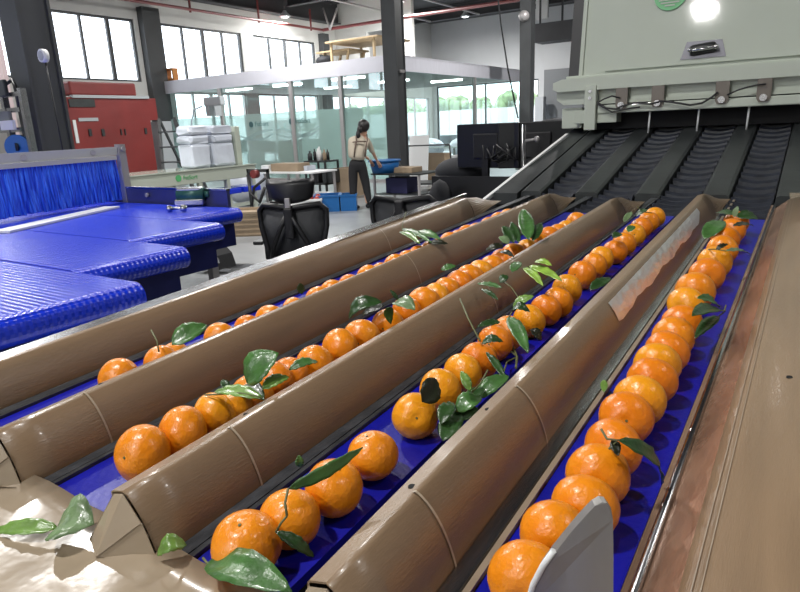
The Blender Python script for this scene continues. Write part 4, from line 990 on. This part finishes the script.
CALY = bpy.data.meshes.new('calyx'); _b = bmesh.new(); bmesh.ops.create_cone(_b, cap_ends=True, segments=5, radius1=.0035, radius2=.0018, depth=.004); _b.to_mesh(CALY); _b.free(); CALY.materials.append(M['stem'])
L4 = [(527,580,60),(555,536,56),(585,507,68),(598,475,60),(613,448,57),(626,418,55),(640,400,50),(652,381,51),(657,365,45),(667,352,42),(673,337,42),(682,324,40),(686,305,36),(695,291,40),(707,275,36),(715,262,34),(722,250,31),(725,240,29),(732,231,27),(736,223,25)]
L3 = [(246,543,74),(290,517,66),(334,486,62),(372.5,454,52),(415,414.5,48),(440,390,44),(463,373,42),(479,361,40),(495,343,34),(508,333,32),(529,321,32),(546,310,30),(558,302,30),(567,289,32),(582,275,31),(594,266,28),(601,259,27),(615,252,25),(624,244,23),(634,235,21),(641.5,228,20),(648.5,222,19),(655,217,18)]
L2 = [142.6,182.5,215.5,233,252,274,290,315,340,362,388,407,424,436,447,459,470,481,492,503,514,527,540,549,558,567,577]
L1 = [119,162,175,221,249,271,295,319,333,350,370,382,396,408,419,431,440,450,459,468,477,489,499,508]
HUE3 = {0:0,1:0,2:0,3:0,4:2,5:2,6:2,7:1,8:1}
HUE4 = {0:0,1:0,2:0,3:0,4:1,5:1,6:2,7:1,8:2,9:1,10:3,11:1,12:2,13:3,14:1,15:2,16:3,17:1,18:1,19:1}
CN = ['orange','deep orange','yellowish orange','mottled orange']
def solve_y(px, x, dz):   # Y where the lane line x=const at height dz projects to image column px
    lo, hi = .15, 3.0
    for _ in range(40):
        m = (lo+hi)/2; P = Vector((x, m, zb(m)+dz))-CAM
        cx = r_.dot(P); cz = -b_.dot(P)
        if 400+F*cx/cz < px: lo = m
        else: hi = m
    return (lo+hi)/2
def lerp_tab(y, T):
    if y <= T[0][0]: return T[0][1]
    for (a, p), (b, q) in zip(T, T[1:]):
        if y <= b: return p+(q-p)*(y-a)/(b-a)
    return T[-1][1]
def place(k, i, x, y, dia, hue, total, wlane):
    s = dia/.08; me = FM[hue][i % 3]
    rnd = random.Random(k*100+i)
    near = (k == 3 and i < 5)
    o = bpy.data.objects.new('mandarin', me); C.objects.link(o)
    o.location = (x, y, zb(y)+.0385*s)
    if near: o.rotation_euler = [(.25,.1,0),(-.9,-.45,.2),(.3,.2,1),(.1,-.2,0),(1.2,.4,.5)][i]
    else: o.rotation_euler = (PI/2+rnd.uniform(-.35,.35), rnd.uniform(-.3,.3), rnd.uniform(-.35,.35))
    if near: o.location.z = zb(y)+.036*s
    o.scale = (s,s,s*(1.12 if near else .98))
    tag(o, f'{CN[hue]} mandarin, {ORD[i]} from the near end of the {wlane} fruit lane', 'mandarin', f'mandarins in the {wlane} lane')
    c = bpy.data.objects.new('calyx', CALY); C.objects.link(c); c.parent = o; c.location = (0,0,.0290)
    return o
def diam(px, py, w, X=None):
    P = onz(px, py, 1.05+.04, S); dist = -b_.dot(P-CAM); return P, w*dist/F
for i, (px, py, w) in enumerate(L4):
    P, d = diam(px, py, w); d = min(max(d*.97,.070),.086); P = onz(px, py, 1.05+.0385*d/.08, S)
    place(4, i, P.x, P.y, d, HUE4[i], len(L4), 'rightmost')
for i, (px, py, w) in enumerate(L3):
    P, d = diam(px, py, w); d = min(max(d*.96,.064),.086); P = onz(px, py, 1.05+.0385*d/.08, S)
    place(3, i, P.x, P.y, d, HUE3.get(i, (0,2,1,0,2,1)[i % 6]), len(L3), 'second-from-right')
for i, px in enumerate(L2):
    x = -.662; y = solve_y(px, x, .038); x = lerp_tab(y, ((.4,-.682),(.9,-.657),(1.3,-.643),(1.95,-.600)))+.003*math.sin(i*2.1); y = solve_y(px, x, .038); place(2, i, x, y, .076 if i < 2 else .070+.003*math.sin(i*1.7), (0,0,2,2,0,1,1,0,0,3)[i] if i < 10 else (0,2,0,1)[i % 4], len(L2), 'third-from-right')
for i, px in enumerate(L1):
    x = -.90; y = solve_y(px, x, .038); x = lerp_tab(y, ((.54,-.932),(.9,-.893),(1.2,-.882),(1.9,-.856)))+.003*math.sin(i*1.3); y = solve_y(px, x, .038); place(1, i, x, y, .072 if i == 0 else .066+.003*math.sin(i*2.7), (0,3,0,0,1)[i % 5], len(L1), 'leftmost')

# ================================================================== LEAVES
def leaf(b_px, t_px, d0, d1, wd, col, label, bend=.012, twist=0.0, stalk=None, fold=.25, nm='leaf', zmin=None):
    A = onz(b_px[0], b_px[1], 1.05+d0, S); B = onz(t_px[0], t_px[1], 1.05+d1, S)
    d = B-A; L = d.length; D = d.normalized(); V = (CAM-(A+B)/2).normalized()
    up = Vector((0,0,1))*.55+V*.45
    side = D.cross(up).normalized(); side = Matrix.Rotation(twist, 3, D) @ side; nn = side.cross(D).normalized()
    if nn.z < 0: nn = -nn
    mb = MB(); secs = []; n = 12
    for k in range(n+1):
        t = k/n; w = wd/2*(math.sin(PI*t**.85)**.75 if 0 < t < 1 else 0)+.0003
        c = A+D*L*t+nn*bend*math.sin(PI*t)
        if t > .85: c -= nn*.0
        wob = .0012*math.sin(9*t*PI)
        secs.append([c-side*w*q+nn*(abs(q)*w*fold+wob*abs(q)) for q in (-1,-.5,0,.5,1)])
    mb.loft(secs, smooth=True)
    o = mb.build(nm, LM[col], solid=.0006); tag(o, label, 'leaf')
    if stalk:
        st = [onz(x, y, 1.05+dz, S) for x, y, dz in stalk]
        o2 = MB().tube(st, .0013, 6).build('stalk', M['stem'], o, world=False)
    return o
lf = leaf
lf((58,528),(-8,531),.022,.018,.020,'light','long pale green leaf lying on the entry plate at the left edge of the photo',.004)
lf((57,527),(94,524),.020,.030,.058,'pale','wide grey green leaf on the entry plate with its tip raised',.010)
lf((187,545),(157,556),.022,.020,.020,'light','small curled bright leaf on the plate edge beside the near end of a cover',.014)
lf((207,563),(292,592),.030,.050,.036,'mid','large leaf in front of the nearest mandarin of the second-from-right lane',.010,stalk=[(203,558,.03),(207,563,.03),(215,567,.03)])
lf((288,489),(363,447),.085,.115,.014,'mid','long narrow raised leaf above the nearest two mandarins, second-from-right lane',.006,1.0,stalk=[(287,516,.073),(285,503,.082),(288,489,.087)],fold=.1)
lf((276,532),(314,557),.055,.020,.013,'dark','narrow dark leaf hanging down the second nearest mandarin of its lane',.004,stalk=[(287,516,.073),(281,523,.068),(276,532,.058)])
lf((300,467),(299,455),.02,.035,.010,'mid','tiny green leaf tip by the grey strip above the second mandarin',.002)
lf((422,402),(436,379),.06,.075,.034,'black','blackish leaf standing between two mandarins next to the leaf cluster',.002,.8)
lf((443,441),(459,412),.020,.03,.030,'dark','lowest broad dark leaf of the cluster beside the cover edge',.006)
lf((441,424),(452,402),.035,.045,.022,'dark','dark leaf at the left of the cluster beside the cover edge',.006)
lf((456,412),(482,398),.035,.045,.028,'mid','glossy leaf in the centre of the cluster beside the cover edge',.010)
lf((476,399),(509,376),.03,.05,.026,'mid','long glossy leaf at the top right of the cluster beside the cover edge',.008)
lf((452,422),(478,408),.025,.03,.024,'dark','dark leaf low in the centre of the cluster beside the cover edge',.004)
lf((463,406),(484,388),.04,.045,.020,'dark','dark leaf behind the glossy ones in the cluster by the cover edge',.004)
lf((470,391),(461,371),.065,.085,.013,'light','small yellow green leaf standing on the seventh mandarin of its lane',.003,stalk=[(472,392,.06),(480,384,.075),(488,370,.09)])
lf((482,344),(503,342),.072,.075,.016,'dark','dark curled leaf across the ninth mandarin of the second-from-right lane',.010)
lf((509,317),(528,353),.085,.075,.024,'mid','bright green pointed leaf hanging over the blue belt, mid second-from-right lane',.006,stalk=[(512,312,.085),(509,317,.085),(507,320,.083)])
lf((513,308),(534,296),.085,.105,.018,'light','pale green leaf at the top of the middle sprig of the second-from-right lane',.006)
lf((512,310),(530,312),.085,.085,.018,'dark','dark leaf right of the middle sprig of the second-from-right lane',.012)
lf((530,330),(541,340),.06,.04,.020,'black','blackish leaf between mandarins right of the bright pointed leaf',.004)
lf((500,322),(477,327),.06,.06,.014,'dark','dark narrow leaf lying left on the strip beside the middle sprig',.004)
lf((498,300),(481,289),.078,.085,.010,'dark','thin dark leaf resting on the cover left of the middle sprig',.004)
lf((505,378),(486,352),.04,.055,.012,'dark','dark leaf in the gap under the bright pointed leaf',.004)
lf((524,268),(543,286),.090,.085,.018,'lime','lime green leaf pointing down on the cover, left of its sprig',.006,stalk=[(545,275,.08),(530,266,.09),(522,268,.09)])
lf((529,266),(562,281),.090,.080,.020,'lime','largest lime green leaf of the bright sprig on the cover',.006)
lf((535,262),(552,266),.10,.10,.016,'lime','topmost lime green leaf of the bright sprig on the cover',.006)
lf((512,272),(520,262),.085,.088,.022,'mid','transparent green leaf lying on the cover left of the bright sprig',.003)
lf((502,288),(477,284),.080,.080,.012,'mid','narrow green leaf lying on the cover at the end of a long stalk',.004,stalk=[(520,300,.07),(512,288,.08),(502,280,.085)])
lf((500,283),(508,276),.085,.095,.018,'dark','small dark leaf on the cover beside the long stalk',.004)
lf((590,290),(611,278),.02,.03,.026,'dark','dark leaf lying on the blue belt right of the mandarins, second-from-right lane',.004)
lf((612,238),(622,234),.075,.08,.020,'dark','small dark leaf on top of the far mandarins, second-from-right lane',.004)
lf((628,232),(634,226),.08,.09,.020,'mid','small green leaf on top of the far mandarins, second-from-right lane',.004)
lf((636,216),(648,210),.06,.08,.022,'dark','dark twig leaf left of the last mandarin of the second-from-right lane',.004,stalk=[(652,213,.07),(642,212,.07),(637,206,.09)])
lf((624,222),(632,212),.06,.08,.018,'pale','pale twig leaf near the far end of the second-from-right lane',.004)
# third lane from right
lf((247,383),(279,353),.075,.115,.052,'mid','broad green leaf standing on the mandarins of the third-from-right lane',.008)
lf((262,398),(214,392),.080,.075,.020,'light','long yellowish leaf lying over the mandarins below the broad leaf',.008,stalk=[(262,398,.08),(240,393,.085),(205,395,.07)])
lf((240,384),(264,400),.06,.065,.030,'dark','dark leaf under the broad green leaf, third-from-right lane',.004)
lf((262,389),(289,377),.075,.08,.020,'light','light green leaf right of the broad leaf, third-from-right lane',.006)
lf((289,370),(318,362),.082,.08,.016,'mid','narrow green leaf lying right of the pale mandarin, third-from-right lane',.008)
lf((228,390),(222,380),.06,.07,.012,'dark','small dark leaf at the left of the leaf group, third-from-right lane',.003)
lf((382,302),(349,320),.085,.050,.034,'dark','long arched dark leaf left of the leafed mandarin, third-from-right lane',.022)
lf((384,306),(362,316),.070,.045,.030,'black','blackish leaf under the arched one, third-from-right lane',.006)
lf((389,307),(391,324),.095,.055,.018,'mid','green leaf draped down the front of the leafed mandarin',.006,.4)
lf((395,302),(415,310),.080,.080,.034,'pale','bluish green leaf right of the leafed mandarin',.008)
lf((398,300),(390,290),.08,.10,.008,'dark','short dark twig leaf above the leafed mandarin',.002)
lf((529,240),(523,209),.09,.135,.040,'mid','tallest upright green leaf of the sprig, third-from-right lane',.004)
lf((514,243),(503,226),.085,.115,.028,'dark','upright dark leaf left in the sprig, third-from-right lane',.004)
lf((519,243),(511,222),.085,.12,.022,'dark','narrow dark upright leaf beside the tallest one',.004)
lf((533,241),(541,223),.085,.11,.028,'dark','dark leaf right in the sprig, third-from-right lane',.004)
lf((509,244),(499,237),.085,.10,.022,'pale','greyish leaf at the left foot of the sprig, third-from-right lane',.004)
lf((504,247),(486,250),.08,.075,.020,'black','blackish leaf lying left below the sprig, third-from-right lane',.006)
lf((500,252),(514,257),.082,.080,.016,'black','blackish leaf lying across mandarins below the sprig',.006)
lf((441,270),(456,266),.072,.078,.018,'mid','small green leaf lying against the cover, third-from-right lane',.002)
# leftmost lane
lf((172,345),(207,325),.072,.088,.040,'mid','broad green leaf lying over the mandarins of the leftmost lane',.006)
lf((302,294),(300,283),.07,.095,.016,'dark','tiny dark leaf standing behind a mandarin of the leftmost lane',.002)
lf((402,229),(432,243),.085,.080,.020,'mid','long green leaf of the sprig on the leftmost cover',.008,stalk=[(402,232,.09),(403,222,.10),(406,212,.115)])
lf((400,232),(420,244),.08,.080,.022,'light','light green leaf of the sprig on the leftmost lane',.008)
lf((416,232),(441,240),.088,.083,.026,'mid','broad green leaf at the right of the sprig on the leftmost lane',.008)
lf((428,243),(448,244),.075,.072,.018,'black','blackish leaf tip at the right foot of the leftmost sprig',.004)
# rightmost lane
lf((618,440),(662,484),.092,.012,.024,'dark','long dark leaf bending from a mandarin down to the steel rail',.014,stalk=[(601,429,.09),(607,439,.085),(618,440,.092),(612,446,.08),(609,449,.078)])
lf((613,440),(618,456),.085,.075,.010,'black','dark little twig leaf on top of the fifth mandarin, rightmost lane',.003)
lf((722,311),(692,316),.050,.080,.034,'dark','broad dark leaf right of the twelfth mandarin, rightmost lane',.008)
lf((719,307),(697,298),.050,.078,.026,'mid','green leaf above the broad dark one, rightmost lane',.006)
lf((718,316),(695,338),.040,.045,.022,'dark','dark leaf hanging onto the blue belt under the broad one',.004,stalk=[(719,316,.05),(724,312,.055),(726,305,.06)])
lf((604,392),(604,380),.012,.018,.010,'light','tiny light green leaf on the steel strip left of the rightmost lane',.002)
lf((726,251),(750,254),.080,.050,.016,'pale','greyish narrow leaf crossing to the rail, far rightmost lane',.006,stalk=[(700,250,.05),(714,249,.08),(726,251,.08)])
lf((716,250),(728,244),.08,.09,.012,'black','blackish leaf on the far mandarins, rightmost lane',.004)
lf((704,239),(724,221),.050,.075,.046,'mid','broad bright green leaf left of the last mandarins, rightmost lane',.008)
lf((733,226),(754,226),.085,.070,.018,'black','thin blackish leaf across the last mandarin, rightmost lane',.006)
lf((736,217),(758,219),.06,.05,.038,'dark','dark leaf behind the last mandarin at the right, rightmost lane',.008)
lf((733,215),(716,213),.07,.06,.026,'dark','dark leaf behind the last mandarin at the left, rightmost lane',.006)
lf((734,217),(738,206),.07,.10,.016,'pale','pale upright leaf tip behind the last mandarin, rightmost lane',.002)
tag(MB().tube([onz(460,299,1.14,S), onz(468,318,1.135,S), onz(480,341,1.12,S)], .0016, 6).build('twig', M['stem']), 'long bare twig leaning on the cover above the ninth mandarin', 'twig')
tag(MB().tube([onz(151,330,1.15,S), onz(157,341,1.14,S), onz(159,352,1.125,S)], .0014, 6).build('twig', M['stem']), 'thin bare twig standing on a mandarin of the leftmost lane', 'twig')
tag(MB().tube([onz(512,345,1.075,S), onz(517,357,1.065,S), onz(516,368,1.065,S)], .0022, 6).tube([onz(517,357,1.065,S), onz(507,362,1.065,S), onz(504,371,1.07,S)], .0014, 6).tube([onz(517,357,1.065,S), onz(512,352,1.07,S), onz(506,351,1.07,S)], .0014, 6).build('twig', M['stem']), 'forked twig lying on the blue belt under the bright pointed leaf', 'twig')
